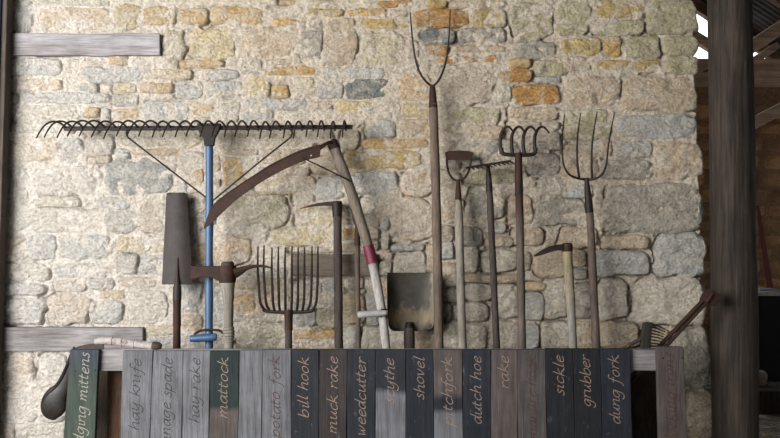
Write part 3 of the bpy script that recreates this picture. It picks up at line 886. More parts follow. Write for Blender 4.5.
# --- scythe
def scythe():
    L = Lean(142, -0.14, -0.345)
    sp = [(333.0, 145, 10.0), (342, 167, 10.4), (354, 200, 10.4), (364, 232, 10.2), (371, 256, 10.0), (378, 290, 9.6), (383, 320, 9.0), (386.5, 350, 8.6)]
    t = thing('scythe', 'scythe with long rusty curved blade and bent wooden handle', 'scythe', foot_base(L, sp))
    paint = wood_material('scythe_pole_wood', lin((162, 156, 150)), lin((206, 200, 194)), scale=1.4, k=0.56, two=[(L(370, 262).z - foot_base(L, sp).z, 0.03, lin((112, 100, 88)), lin((150, 138, 124)))])
    handle(L, t, sp, 'snath', paint, 14)
    c = MB(); pts = [(331.4, 140.6, 8), (331.9, 141.6, 11.0), (333.6, 146, 11.6), (334.8, 149.2, 11.2)]
    c.tube([L(p[0], p[1]) for p in pts], [L.r(p[1], p[2]) for p in pts], 12); c.build('cap', M_RUST, t)
    c = MB(); pts = [(367.9, 245.5, 11.2), (370.4, 254, 11.4), (372.6, 263.5, 11.2)]
    c.tube([L(p[0], p[1]) for p in pts], [L.r(p[1], p[2]) for p in pts], 14)
    tag(c.build('band', plain('crimson_paint', lin((120, 22, 54)), 0.6), t), 'crimson painted band')
    g = MB(); pts = [(386, 312.8, 5.0), (379, 313.2, 6.6), (366, 314.2, 7.0), (359, 314.8, 6.8), (357.6, 314.9, 5)]
    g.tube([L(p[0], p[1], -0.035) for p in pts], [L.r(p[1], p[2]) for p in pts], 12)
    tag(g.build('grip', plain('chalk_paint', lin((206, 204, 200)), 0.7, k=0.4), t), 'white painted grip')
    r = MB(); r.tube([L(381, 309.5, -0.022), L(387.5, 309.3, -0.01), L(388.2, 313, -0.0), L(387.5, 317, -0.01), L(381, 317, -0.02)], 0.0035, 7); r.build('grip_ring', M_RUST, t)
    up = smoothline([(320.5, 145), (305, 149), (290, 155.2), (272, 164), (258.5, 172.4), (236, 187), (222, 197), (212.8, 205.5), (208.3, 215), (204, 228)], 3)
    lo = smoothline([(320, 157), (305, 160.8), (290, 166.8), (274, 174.8), (258.5, 184), (236, 200.2), (228, 207.5), (219.7, 215.2), (212, 223), (204.2, 229)], 3)
    dy = [-0.065 - 0.03 * i / len(up) for i in range(len(up))]
    b = MB(); b.ribbon([L(p[0], p[1], d) for p, d in zip(up, dy)], [L(p[0], p[1], d - 0.006) for p, d in zip(lo, dy)], 0.006)
    bl = b.build('blade', M_RUST, t, bevel=0.001)
    ridge = MB(); ridge.tube([L(p[0], p[1] + 0.6, d - 0.002) for p, d in zip(up, dy)], [0.0065 * (1 - 0.75 * i / len(up)) for i in range(len(up))], 7)
    ridge.build('back_rib', M_RUST, bl)
    rv = MB(); q = L(311.2, 155.6, -0.072); rv.tube([q, q + Vector((0, -0.004, 0))], [0.0055, 0.004], 8); rv.build('rivet', plain('bright_rivet', lin((190, 180, 170)), 0.5, 0.3), bl)
    ta = MB(); ta.tube(L.path([(319, 148.5, -0.065), (324, 145.0, -0.058), (329, 142.4, -0.04), (333, 142.8, -0.022)]), [0.011, 0.0105, 0.010, 0.0095, 0.009, 0.0085, 0.008, 0.008, 0.008, 0.008, 0.008, 0.008, 0.008], 8, flat=(1, .5)); ta.build('tang', M_RUST, t)
    m = MB(); m.tube([L(302.5, 157.5, -0.075), L(306, 159.4, -0.076), L(328, 170, -0.056), L(348, 180, -0.03), L(349.5, 181.2, -0.026)], 0.0036, 7); m.build('stay_rod', M_IRON, t)
scythe()

# --- shovel
def shovel():
    L = Lean(272, -0.095, -0.28)
    hp = [(409.2, 328, 10.2), (409.4, 338, 10.4), (409.6, 350, 10.4)]
    t = thing('shovel', 'square dark steel shovel standing blade up beside the scythe handle', 'shovel', foot_base(L, hp))
    prof = [(272.6, 387.4, 435.4), (276, 387.0, 435.8), (290, 387.0, 435.4), (305, 387.2, 434.6), (318, 387.6, 434.0), (325, 388.2, 433.4), (329, 390, 431.5), (331.2, 394, 426)]
    V = []; F = []; nc = 13; n = len(prof)
    for side in (0, 1):
        for j, (py, xl, xr) in enumerate(prof):
            for i in range(nc):
                u = i / (nc - 1)
                dish = 0.020 * (1 - (2 * u - 1) ** 4) * (0.25 + 0.75 * min(1, j / 3)) - 0.022 * (abs(2 * u - 1) ** 6) * min(1, j / 2)
                V.append(L(xl + (xr - xl) * u, py, dish + 0.003 * side))
    for side in (0, 1):
        for j in range(n - 1):
            for i in range(nc - 1):
                a = side * n * nc + j * nc + i
                F.append((a, a + 1, a + nc + 1, a + nc))
    ring = list(range(nc)) + [j * nc + nc - 1 for j in range(1, n)] + [(n - 1) * nc + i for i in range(nc - 2, -1, -1)] + [j * nc for j in range(n - 2, 0, -1)]
    for i in range(len(ring)):
        a, b = ring[i], ring[(i + 1) % len(ring)]
        F.append((a, b, b + n * nc, a + n * nc))
    mat, nt, bs = new_mat('shovel_steel')
    vec = nt.nodes.new('ShaderNodeTexCoord').outputs['Object']
    sep = nt.nodes.new('ShaderNodeSeparateXYZ'); nt.links.new(vec, sep.inputs[0])
    n1 = noise(nt, vec, 26, 6, 0.65); n2 = noise(nt, mapped(nt, vec, (1, 1, .45), (3, 2, 1)), 17, 6, 0.7, .4)
    c = ramp(nt, n1, .3, .7, lin((38, 35, 29)), lin((60, 55, 46)))
    # dried pale clay stuck low on the blade and along its right edge
    zlow = L(409, 318).z - t.location.z; xr_ = L(433, 300).x - t.location.x; xc = L(411, 312).x - t.location.x
    low = ramp(nt, math_n(nt, 'ADD', math_n(nt, 'MULTIPLY', math_n(nt, 'ABSOLUTE', math_n(nt, 'SUBTRACT', sep.outputs[2], zlow), 0), -6.0), math_n(nt, 'MULTIPLY', n2, 1.3)), 0.35, 0.56)
    edge = ramp(nt, math_n(nt, 'ADD', math_n(nt, 'MULTIPLY', math_n(nt, 'ABSOLUTE', math_n(nt, 'SUBTRACT', sep.outputs[0], xr_), 0), -13.0), math_n(nt, 'MULTIPLY', n2, 1.3)), 0.4, 0.6)
    c = mixc(nt, math_n(nt, 'MULTIPLY', low, 0.75), c, lin((112, 98, 74)))
    c = mixc(nt, math_n(nt, 'MULTIPLY', edge, 0.7), c, lin((118, 111, 94)))
    nt.links.new(c, bs.inputs['Base Color']); bs.inputs['Roughness'].default_value = 0.65; bs.inputs['Metallic'].default_value = 0.25
    bump(nt, bs, n1, 0.4, 0.003)
    b = MB(); b.add(V, F); b.build('blade', mat, t)
    s = MB(); pts = [(409.2, 322, 6.5), (409.2, 328, 9.5), (409.3, 334, 11.2), (409.5, 350, 11.0)]
    s.tube([L(p[0], p[1], 0.006) for p in pts], [L.r(p[1], p[2]) for p in pts], 12); s.build('socket', M_IRON, t)
    handle(L, t, hp, 'handle', W_DARKHANDLE)
shovel()

# --- pitchfork
def pitchfork():
    L = Lean(10, -0.06, -0.30)
    hp = [(433.2, 104, 8.6), (435.0, 160, 9.2), (436.6, 220, 9.4), (438.0, 285, 9.4), (438.8, 350, 9.2)]
    t = thing('pitchfork', 'tall two-tine pitchfork reaching highest up the wall', 'pitchfork', foot_base(L, hp))
    handle(L, t, hp, 'handle', wood_material('pitchfork_pole', lin((112, 94, 80)), lin((162, 142, 124)), scale=1.4, k=0.44))
    for pts in ([(410.2, 12), (411, 22), (412.8, 42), (415.6, 60), (420, 73), (426, 81.5), (432.3, 86.5)], [(450.2, 10), (449.6, 26), (448.0, 48), (445.2, 64), (441, 76), (436.5, 83), (432.3, 86.5)]):
        m = MB(); pp = L.path([(p[0], p[1], -0.02 * math.sin(math.pi * i / 6)) for i, p in enumerate(pts)])
        m.tube(pp, [0.0026 + 0.0030 * min(1, 1.6 * k / len(pp)) for k in range(len(pp))], 8); m.build('tine', M_IRON, t)
    s = MB(); pts = [(432.3, 85, 4.6), (432.4, 88, 6.0), (432.8, 98, 7.6), (433.3, 108, 9.2)]
    s.tube([L(p[0], p[1]) for p in pts], [L.r(p[1], p[2]) for p in pts], 12); s.build('socket', M_RUST, t)
pitchfork()

# --- dutch hoe
def dutch_hoe():
    L = Lean(150, -0.085, -0.30)
    hp = [(458.2, 200, 6.5), (458.8, 216, 8.4), (460.4, 280, 8.6), (462.6, 350, 8.4)]
    t = thing('dutch_hoe', 'hoe with D-shaped iron loop head and pale grey handle', 'hoe', foot_base(L, hp))
    handle(L, t, hp, 'handle', W_PALEHANDLE)
    b = MB()
    b.slab(outline_poly(L, [(444.8, 152.4), (449, 151.0), (459, 150.4), (469, 151.0), (473.6, 152.6), (471.6, 160.6), (465, 160.0), (458, 159.8), (452, 160.0), (446.4, 160.4)], -0.012), 0.006)
    b.build('blade', M_RUST, t, bevel=0.001)
    m = MB(); m.tube(L.path([(446.8, 158), (447.2, 166), (449.2, 173.5), (453, 178.8), (458, 180.8), (463, 179.2), (467.4, 174), (470, 166), (471.2, 158)]), 0.0055, 8, flat=(1, .8)); m.build('loop', M_RUST, t)
    s = MB(); pts = [(458, 179.5, 3.4), (458.1, 184, 4.2), (458.3, 196, 6.4), (458.5, 206, 6.8), (458.6, 209, 5)]
    s.tube([L(p[0], p[1]) for p in pts], [L.r(p[1], p[2]) for p in pts], 10); s.build('socket', M_RUST, t)
dutch_hoe()

# --- garden rake
def garden_rake():
    L = Lean(160, -0.10, -0.31)
    hp = [(488.8, 178, 5.6), (490.0, 200, 6.6), (493.0, 265, 6.8), (496.8, 350, 7.0)]
    t = thing('garden_rake', 'slim rake with short toothed iron bar next to the D-shaped hoe', 'rake', foot_base(L, hp))
    handle(L, t, hp, 'handle', W_DARKHANDLE)
    b = MB(); pa, pb = L(465.5, 167.9, -0.012), L(511, 161.0, -0.012)
    b.tube([pa, pa.lerp(pb, .5), pb], 0.0078, 4, roll=math.pi / 4); b.build('head_bar', M_IRON, t)
    for i in range(11):
        q = pa.lerp(pb, 0.03 + 0.94 * i / 10)
        m = MB(); m.tube([q + Vector((0, 0.002, 0)), q + Vector((0.004, -0.03, -0.006)), q + Vector((0.008, -0.075, -0.018))], [0.0055, 0.005, 0.0025], 6); m.build('tooth', M_IRON, t)
    s = MB(); pts = [(488, 164.5, 4.5), (488.2, 168, 4.0), (488.6, 176, 5.2), (489, 184, 6.6), (489.4, 192, 6.8)]
    s.tube([L(p[0], p[1]) for p in pts], [L.r(p[1], p[2]) for p in pts], 10); s.build('socket', M_IRON, t)
garden_rake()

# --- muck hook with four bent tines
def muck_hook():
    L = Lean(126, -0.15, -0.31)
    hp = [(518.6, 156, 6.6), (519.0, 180, 7.6), (519.6, 215, 8.0), (521.0, 290, 8.2), (522.0, 350, 8.2)]
    t = thing('muck_hook', 'fork with four tines bent forward at the top and long pole', 'drag fork', foot_base(L, hp))
    two = [(L(519, 218).z, 0.05, lin((70, 46, 40)), lin((100, 70, 60)))]
    handle(L, t, hp, 'handle', wood_material('drag_pole', lin((98, 86, 78)), lin((142, 128, 116)), scale=1.5, two=two))
    b = MB(); b.tube(L.path([(501.4, 148), (502.4, 152.4), (506, 154.4), (518.6, 155.0), (531, 154.6), (534.8, 152.6), (535.8, 148)]), 0.0098, 8); b.build('head_bar', M_IRON, t)
    for x, lx in ((501.4, 0), (512.6, 0), (524.2, 0), (535.6, 0.6)):
        pts = [(x, 153.5, 0), (x - 1.0, 146, 0), (x - 0.6, 136, -0.012), (x + 2.4, 129.2, -0.035), (x + 6.6, 126.6, -0.06), (x + 10.0 + lx, 129.2, -0.085), (x + 12.2 + 2 * lx, 133, -0.105)]
        m = MB(); pp = L.path(pts); m.tube(pp, [0.0096 - 0.0062 * (k / len(pp)) ** 1.3 for k in range(len(pp))], 8); m.build('tine', M_IRON, t)
    s = MB(); pts = [(518.4, 153, 7.2), (518.5, 160, 7.6), (518.8, 182, 8.2), (519, 196, 8.4)]
    s.tube([L(p[0], p[1]) for p in pts], [L.r(p[1], p[2]) for p in pts], 12); s.build('socket', M_RUST, t)
muck_hook()

# --- grubber
def grubber():
    L = Lean(243, -0.15, -0.32)
    hp = [(567.4, 248, 9.4), (568.4, 270, 10.0), (570.4, 300, 9.2), (573.0, 350, 8.6)]
    t = thing('grubber', 'pale-handled grubber with a short iron pick pointing left', 'pick', foot_base(L, hp))
    two = [(L(568, 290).z, 0.2, lin((142, 128, 92)), lin((182, 168, 126)))]
    handle(L, t, hp, 'handle', wood_material('grubber_pole', lin((134, 130, 122)), lin((172, 168, 158)), scale=1.4, two=two, k=0.62), 14)
    e = MB(); pts = [(567.2, 243.2, 8.5), (567.2, 244.2, 10.6), (567.4, 250.5, 10.8), (567.4, 252, 9.8)]
    e.tube([L(p[0], p[1]) for p in pts], [L.r(p[1], p[2]) for p in pts], 12); e.build('eye', M_RUST, t)
    b = MB()
    top = smoothline([(564, 244.0), (556, 244.8), (549, 246.6), (541, 250.4), (533.6, 255.6)], 3); bot = smoothline([(564, 250.4), (556, 250.6), (549, 252.6), (541, 255.2), (533.6, 256.8)], 3)
    b.ribbon([L(p[0], p[1], -0.012) for p in top], [L(p[0], p[1], -0.016) for p in bot], 0.010); b.build('pick_blade', M_IRON, t, bevel=0.0015)
grubber()

# --- dung fork
def dung_fork():
    L = Lean(112, -0.075, -0.30)
    hp = [(588.4, 196, 6.6), (590.0, 215, 7.4), (592.4, 265, 8.2), (596.4, 350, 8.6)]
    t = thing('dung_fork', 'four-tine fork with slender curved prongs nearest the wall end', 'fork', foot_base(L, hp))
    handle(L, t, hp, 'handle', W_MIDHANDLE)
    for pts in ([(564.6, 114), (562.6, 135), (562.2, 152), (564.0, 166), (569.4, 174.6), (578, 178.4), (587, 179.6)], [(614.6, 112.6), (611, 130), (607.8, 150), (606.4, 164), (602.6, 173.6), (596.4, 178.2), (587, 179.6)],
                [(580.6, 113), (578, 132), (577.0, 150), (577.6, 166), (579.4, 178.4)], [(597.2, 112), (593.6, 132), (591.8, 150), (591.6, 166), (592.2, 178.4)]):
        m = MB(); k = len(pts) - 1
        pp = L.path([(p[0], p[1], -0.035 * math.sin(math.pi * i / k)) for i, p in enumerate(pts)])
        m.tube(pp, [0.0027 + 0.0031 * min(1, 1.5 * q / len(pp)) for q in range(len(pp))], 8); m.build('tine', M_IRON, t)
    s = MB(); pts = [(586.6, 178, 5.0), (586.8, 182, 5.0), (587.6, 192, 6.4), (588.8, 205, 8.2), (589.4, 213, 8.4)]
    s.tube([L(p[0], p[1]) for p in pts], [L.r(p[1], p[2]) for p in pts], 12); s.build('socket', M_IRON, t)
dung_fork()

# ------------------------------------------------------------------ the plank screen with the carved tool names
FY = -0.43           # front face of the planks
FD = (FY - CAMY) / FPX
FTOP = CAMZ + (219 - 350.0) * FD
SCREEN = thing('plank_screen', 'low screen of upright planks carved with tool names in front of the tools', 'fence', (Q(376, 350, FY).x, FY, 0))
# italic hand, one list of strokes per letter, x-height 1
GL = {
 'a': (1.02, [[(.8, .92), (.5, 1), (.2, .78), (.1, .35), (.25, .02), (.5, .1), (.8, .75)], [(.84, 1), (.76, .3), (.82, .02), (1, .15)]]),
 'b': (.98, [[(.22, 1.75), (.12, .5), (.12, .1), (.4, 0), (.75, .25), (.85, .7), (.68, .98), (.4, .85), (.16, .4)]]),
 'c': (.84, [[(.75, .85), (.55, 1), (.25, .8), (.1, .35), (.28, .0), (.55, .05), (.78, .25)]]),
 'd': (1.05, [[(.78, .9), (.5, 1), (.2, .78), (.1, .35), (.25, .02), (.5, .1), (.8, .75)], [(.98, 1.75), (.8, .4), (.84, .03), (1.02, .15)]]),
 'e': (.88, [[(.15, .45), (.5, .55), (.74, .75), (.62, .98), (.35, .92), (.12, .5), (.2, .06), (.5, 0), (.8, .22)]]),
 'f': (.74, [[(.9, 1.6), (.68, 1.75), (.48, 1.45), (.34, .2), (.2, -.5), (-.05, -.6)], [(.12, .95), (.74, .98)]]),
 'g': (1.0, [[(.8, .92), (.5, 1), (.2, .78), (.1, .4), (.25, .1), (.5, .18), (.8, .75)], [(.86, 1), (.74, -.1), (.55, -.62), (.2, -.66), (.0, -.45)]]),
 'h': (1.02, [[(.28, 1.75), (.16, .7), (.08, 0)], [(.14, .45), (.45, .92), (.72, .98), (.76, .7), (.7, .15), (.82, 0), (1, .14)]]),
 'i': (.5, [[(.1, .82), (.26, .98), (.18, .2), (.26, .0), (.46, .14)], [(.3, 1.38), (.34, 1.46)]]),
 'k': (.98, [[(.28, 1.75), (.16, .7), (.08, 0)], [(.75, 1.02), (.5, .9), (.18, .5), (.5, .42), (.7, .1), (.95, .05)]]),
 'l': (.5, [[(.32, 1.75), (.16, .4), (.2, .03), (.44, .14)]]),
 'm': (1.5, [[(.08, .88), (.2, .98), (.1, 0)], [(.14, .45), (.42, .92), (.62, .96), (.64, .7), (.56, 0)], [(.6, .45), (.88, .92), (1.12, .98), (1.16, .7), (1.1, .12), (1.24, 0), (1.42, .14)]]),
 'n': (1.02, [[(.08, .88), (.2, .98), (.1, 0)], [(.14, .45), (.45, .92), (.7, .98), (.74, .7), (.68, .12), (.8, 0), (.98, .14)]]),
 'o': (.92, [[(.5, 1), (.2, .8), (.1, .35), (.3, 0), (.62, .18), (.78, .62), (.66, .95), (.5, 1)]]),
 'p': (1.0, [[(.1, .88), (.24, .98), (.1, .2), (-.02, -.7)], [(.16, .45), (.42, .9), (.68, .98), (.84, .7), (.72, .25), (.42, 0), (.12, .12)]]),
 'r': (.76, [[(.08, .88), (.22, .98), (.12, 0)], [(.16, .5), (.42, .92), (.62, .98), (.74, .84)]]),
 's': (.74, [[(.66, .88), (.48, 1), (.26, .86), (.34, .6), (.56, .4), (.5, .08), (.25, 0), (.04, .14)]]),
 't': (.66, [[(.32, 1.42), (.18, .4), (.24, .03), (.5, .12)], [(.02, .94), (.58, .98)]]),
 'u': (1.02, [[(.06, .86), (.22, .98), (.14, .3), (.26, .02), (.5, .14), (.76, .7)], [(.82, 1), (.74, .3), (.82, .02), (1, .15)]]),
 'v': (.92, [[(.06, .86), (.2, .98), (.28, .3), (.36, 0), (.66, .5), (.8, 1)]]),
 'w': (1.3, [[(.06, .86), (.2, .98), (.22, .3), (.3, 0), (.56, .5), (.64, .9), (.64, .3), (.72, 0), (1.0, .5), (1.16, 1)]]),
 'y': (1.0, [[(.06, .86), (.22, .98), (.14, .3), (.26, .04), (.5, .16), (.76, .7)], [(.84, 1), (.72, -.1), (.52, -.62), (.18, -.66), (0, -.45)]]),
 ' ': (.62, []),
}
def lettering(text, xc, ytop, ybot, tilt, plank, mat, xh=6.3, thick=0.9):
    """carved strokes; the line reads upward, letter tops to the left"""
    tot = sum(GL[c][0] for c in text); sc = (ybot - ytop) / tot
    words = [MB()]; m = words[0]; pen = 0.0
    yl = FY - 0.0009
    def W(u, v):
        py = ybot - u * sc
        px = xc + xh * 0.5 - (v * xh) + tilt * (py - 350)
        return Q(px, py, yl)
    rnd = random.Random(text)
    for ch in text:
        adv, strokes = GL[ch]
        if ch == ' ': words.append(MB()); m = words[-1]
        jx = rnd.uniform(-.04, .04); jy = rnd.uniform(-.08, .08)
        for s in strokes:
            pts = smoothline([(p[0] + 0.16 * p[1] + pen + jx, p[1] + jy) for p in s], 3)
            P = [W(*p) for p in pts]
            nib = Vector((-0.6, 0, 0.8)) * 0.0021 * thick
            for i in range(len(P) - 1):
                a, b = P[i], P[i + 1]
                d = (b - a); 
                if d.length < 1e-6: continue
                d.normalize(); pr = Vector((-d.z, 0, d.x)) * 0.0015 * thick
                if pr.dot(nib) < 0: pr = -pr
                w = pr + nib * 0.55
                off = Vector((0, 0.0012, 0))
                m.add([a - w, b - w, b + w, a + w, a - w + off, b - w + off, b + w + off, a + w + off], [(0, 1, 2, 3), (0, 4, 5, 1), (2, 6, 7, 3), (1, 5, 6, 2), (3, 7, 4, 0)])
        pen += adv
    return [m.build('lettering', mat, plank, smooth=False) for m in words]
LT_TAN = plain('carved_tan', lin((180, 154, 134)), 0.9)
LT_GREY = plain('carved_grey', lin((66, 57, 54)), 0.9)
LT_PALE = plain('carved_pale', lin((196, 184, 176)), 0.9)
LT_RED = plain('carved_red', lin((98, 58, 46)), 0.9)

def zl(py): return CAMZ + (219 - py) * FD
GREY = (lin((114, 114, 119)), lin((156, 157, 163)))
BRN = (lin((96, 86, 82)), lin((126, 114, 110)))
DK = (lin((40, 44, 52)), lin((60, 64, 72)))
NAVY = (lin((36, 42, 52)), lin((56, 62, 73)))
BLK = (lin((28, 31, 36)), lin((48, 50, 56)))
DGRN = (lin((34, 50, 50)), lin((52, 68, 66)))
DBRN = (lin((58, 52, 52)), lin((82, 74, 72)))
# x top left, x top right, x bottom left, x bottom right (at row 438), top row, base colours, paint bands, text, ytop, ybot, letter material, text offset
PL = [
 (70, 99, 63.5, 94.5, 350, (lin((66, 80, 70)), lin((88, 102, 88))), [(372, .06, lin((62, 70, 80)), lin((86, 94, 104)))], 'hedging mittens', 353, 459, LT_PALE, 2),
 (122.5, 153, 120.5, 149.5, 351, GREY, None, 'hay knife', 359, 431, LT_GREY, 0),
 (153.5, 183, 150, 181.5, 351, GREY, None, 'drainage spade', 358, 464, LT_GREY, 1),
 (183.5, 210.5, 182, 208.5, 351, GREY, None, 'hay rake', 358, 423, LT_GREY, 0),
 (211, 239.5, 209, 237.5, 351, BRN, [(409, .012, *DGRN)], 'mattock', 357, 419, LT_TAN, 0),
 (240, 262, 238, 261.5, 350.5, GREY, None, None, 0, 0, None, 0),
 (262.5, 291, 262, 291, 350, GREY, None, 'potato fork', 356, 438, LT_RED, 0),
 (291.5, 319, 291.5, 318.5, 350, DK, None, 'bill hook', 357, 418, LT_TAN, 0),
 (319.5, 347, 319, 346.5, 350, DBRN, None, 'muck rake', 357, 434, LT_TAN, 1),
 (347.5, 375.5, 347, 375, 350, DK, None, 'weedcutter', 358, 437, LT_TAN, 1),
 (376, 406, 375.5, 405.5, 350, GREY, [(391, .015, *DK)], 'scythe', 358, 404, LT_TAN, 0),
 (406.5, 433, 406, 434, 350, NAVY, None, 'shovel', 357, 400, LT_TAN, 1),
 (433.5, 462, 434.5, 463, 350, GREY, [(412, .012, *DK), (396, .02, *BRN)], 'pitchfork', 357, 426, LT_TAN, 1),
 (462.5, 491, 463.5, 491, 350, NAVY, None, 'dutch hoe', 356, 425, LT_TAN, 1),
 (491.5, 517, 491.5, 518, 350, BRN, None, 'rake', 356, 389, LT_TAN, 1),
 (517.5, 545, 518.5, 547, 350, DBRN if False else (lin((92, 86, 86)), lin((118, 110, 108))), None, 'manure hook', 356, 440, LT_RED, 1),
 (545.5, 573, 547.5, 574.5, 349, BLK, None, 'sickle', 355, 396, LT_TAN, 1),
 (573.5, 600, 575, 602.5, 349, BLK, None, 'grubber', 355, 407, LT_TAN, 0),
 (600.5, 630, 603, 632.5, 349, NAVY, None, 'dung fork', 355, 425, LT_TAN, 0),
 (656.5, 683.5, 659.5, 687, 347, BRN, None, 'docking irons', 353, 446, LT_RED, 0),
]
for i, (a, b, c, d, ty, cols, bands, text, y0, y1, lm, tx) in enumerate(PL):
    def ex(xt, xb, py): return xt + (xb - xt) * (py - 350) / 88
    pbot = 219 + CAMZ / FD
    yf = FY if i not in (0, 19) else FY
    jf = random.uniform(0, 0.003) if i not in (0,) else 0
    pts = []
    n = 8
    V = []
    th = 0.024
    for k in range(n + 1):
        py = ty + (pbot - 0.2 - ty) * k / n
        xl = ex(a, c, py) + 0.25 * math.sin(k * 1.3 + i); xr = ex(b, d, py) - 0.25 * math.sin(k * 1.1 + 2 * i)
        for px, yy in ((xl, FY), (xr, FY), (xr, FY + th), (xl, FY + th)):
            q = Q(px, py, FY); V.append((q.x, yy, max(0.0, q.z)))
    F = [(0, 1, 2, 3), tuple(n * 4 + q for q in (3, 2, 1, 0))] + [(k * 4 + q, k * 4 + 4 + q, k * 4 + 4 + (q + 1) % 4, k * 4 + (q + 1) % 4) for k in range(n) for q in range(4)]
    m = MB(); m.add(V, F)
    two = [(zl(z), soft, ca, cb) for z, soft, ca, cb in bands] if bands else None
    mat = wood_material('plank_paint_%d' % i, cols[0], cols[1], two=two, bstr=0.5, worn=(lin((120, 122, 126)) if cols in (DK, NAVY, BLK, DBRN) else None))
    o = m.build('plank', mat, SCREEN, bevel=0.0018, smooth=False)
    if i == 0: tag(o, 'tilted green painted plank')
    if text:
        mid = (a + b) / 2
        lettering(text, mid + tx, y0, y1, ((c + d) - (a + b)) / 2 / 88, o, lm, thick=0.76 if lm is LT_TAN or lm is LT_PALE else 0.7)
r = MB(); p0 = Q(77, 351, FY + 0.026); p1 = Q(684, 371.5, FY + 0.026)
r.box((p0.x, FY + 0.0245, Q(0, 372, FY).z), (p1.x, FY + 0.052, FTOP - 0.002)); r.build('top_rail', W_GREYX, SCREEN, bevel=0.002)
r = MB(); r.box((p0.x, FY + 0.0245, 0.10), (p1.x, FY + 0.052, 0.19)); r.build('bottom_rail', W_GREYX, SCREEN, bevel=0.002)
for (x, y) in ((663, 358), (682, 358), (75, 371), (95, 370)):
    q = Q(x, y, FY); n_ = MB(); n_.tube([q + Vector((0, 0.002, 0)), q + Vector((0, -0.001, 0)), q + Vector((0, -0.0018, 0))], [0.0042, 0.0042, 0.002], 8); n_.build('nail', M_IRON, SCREEN)

# ------------------------------------------------------------------ small things on and around the screen
def bark_hook():
    y = FY + 0.036
    base = Q(128, 350, y); base.z = FTOP + 0.001
    t = thing('hedging_hook', 'short hook with pale bark-wrapped grip lying on the screen top', 'hook', base)
    bark = metal_material('peeling_bark', lin((196, 184, 178)), lin((226, 218, 212)), 0.85, 0.0, lin((134, 104, 96)), rf=(0.55, 0.68), scale=2.2, k=0.5)
    pts = smoothline([(95, 342.0, 5.5), (102, 340.6, 7.4), (115, 341.2, 7.6), (130, 343.2, 8.0), (145, 345.0, 7.8), (153, 345.8, 8.4)], 4)
    m = MB(); m.tube([Q(p[0], p[1], y) for p in pts], [p[2] / 2 * FD * (1 + 0.06 * math.sin(2.1 * i)) for i, p in enumerate(pts)], 12); m.build('grip', bark, t)
    pts = [(152.5, 345.8, 8.2), (155, 346.0, 9.2), (159, 346.2, 8.6), (161.5, 346.3, 4)]
    m = MB(); m.tube([Q(p[0], p[1], y) for p in pts], [p[2] / 2 * FD for p in pts], 12); m.build('grip_knob', W_DARKHANDLE, t)
    for x, yy, w in ((112, 341.0, 8.8), (122, 342.2, 8.8), (134, 343.8, 9.0)):
        m = MB(); m.tube([Q(x - 1, yy - .1, y), Q(x - .5, yy, y), Q(x + .5, yy, y), Q(x + 1, yy + .1, y)], [w / 2 * FD * k for k in (.8, 1, 1, .8)], 12); m.build('binding', bark, t)
    m = MB()
    base.z = FTOP
    top = smoothline([(104, 344.0), (94, 343.6), (84, 345.0), (76, 347.4), (71, 349.4)], 3); bot = smoothline([(104, 348.6), (94, 349.4), (84, 349.7), (76, 349.7), (71, 349.7)], 3)
    m.ribbon([Q(p[0], p[1], y) for p in top], [Q(p[0], p[1], y - 0.004) for p in bot], 0.006); m.build('blade', M_IRON, t, bevel=0.001)
bark_hook()

def mitten():
    y = FY + 0.055
    base = Q(54, 420, y)
    t = thing('leather_mitten', 'dark brown leather mitten hanging beside the green plank', 'mitten', base)
    lm = metal_material('worn_leather', lin((46, 38, 34)), lin((78, 66, 60)), 0.45, 0.0, lin((96, 80, 70)), rf=(0.55, 0.75), scale=0.8)
    pts = smoothline([(72.5, 351, 1.6), (71.5, 358, 3.4), (69.0, 368, 4.6), (66.2, 377, 5.6), (62.0, 388, 8.0), (57, 396, 11.6), (54, 404, 13.4), (53.2, 411, 12.2), (53.5, 416.6, 8.0), (54, 420, 1.6)], 4)
    m = MB(); m.tube([Q(p[0], p[1], y) for p in pts], [p[2] * FD for p in pts], 20, flat=(1, 0.36)); m.build('body', lm, t)
    pts = smoothline([(69.5, 356, 1.0), (64.5, 368, 1.2), (60, 378, 1.2), (53, 388, 1.3), (44.5, 396, 1.3), (41.6, 403, 1.2)], 4)
    m = MB(); m.tube([Q(p[0] + 1.0, p[1] + 1.0, y - 0.010) for p in pts], [p[2] * FD for p in pts], 7); m.build('seam', lm, t)
    m = MB(); m.tube([Q(73.5, 353, y), Q(73.3, 349.5, y - 0.002), Q(74, 347.2, y - 0.012)], [0.005, 0.0045, 0.004], 7); m.build('hanging_loop', lm, t)
mitten()

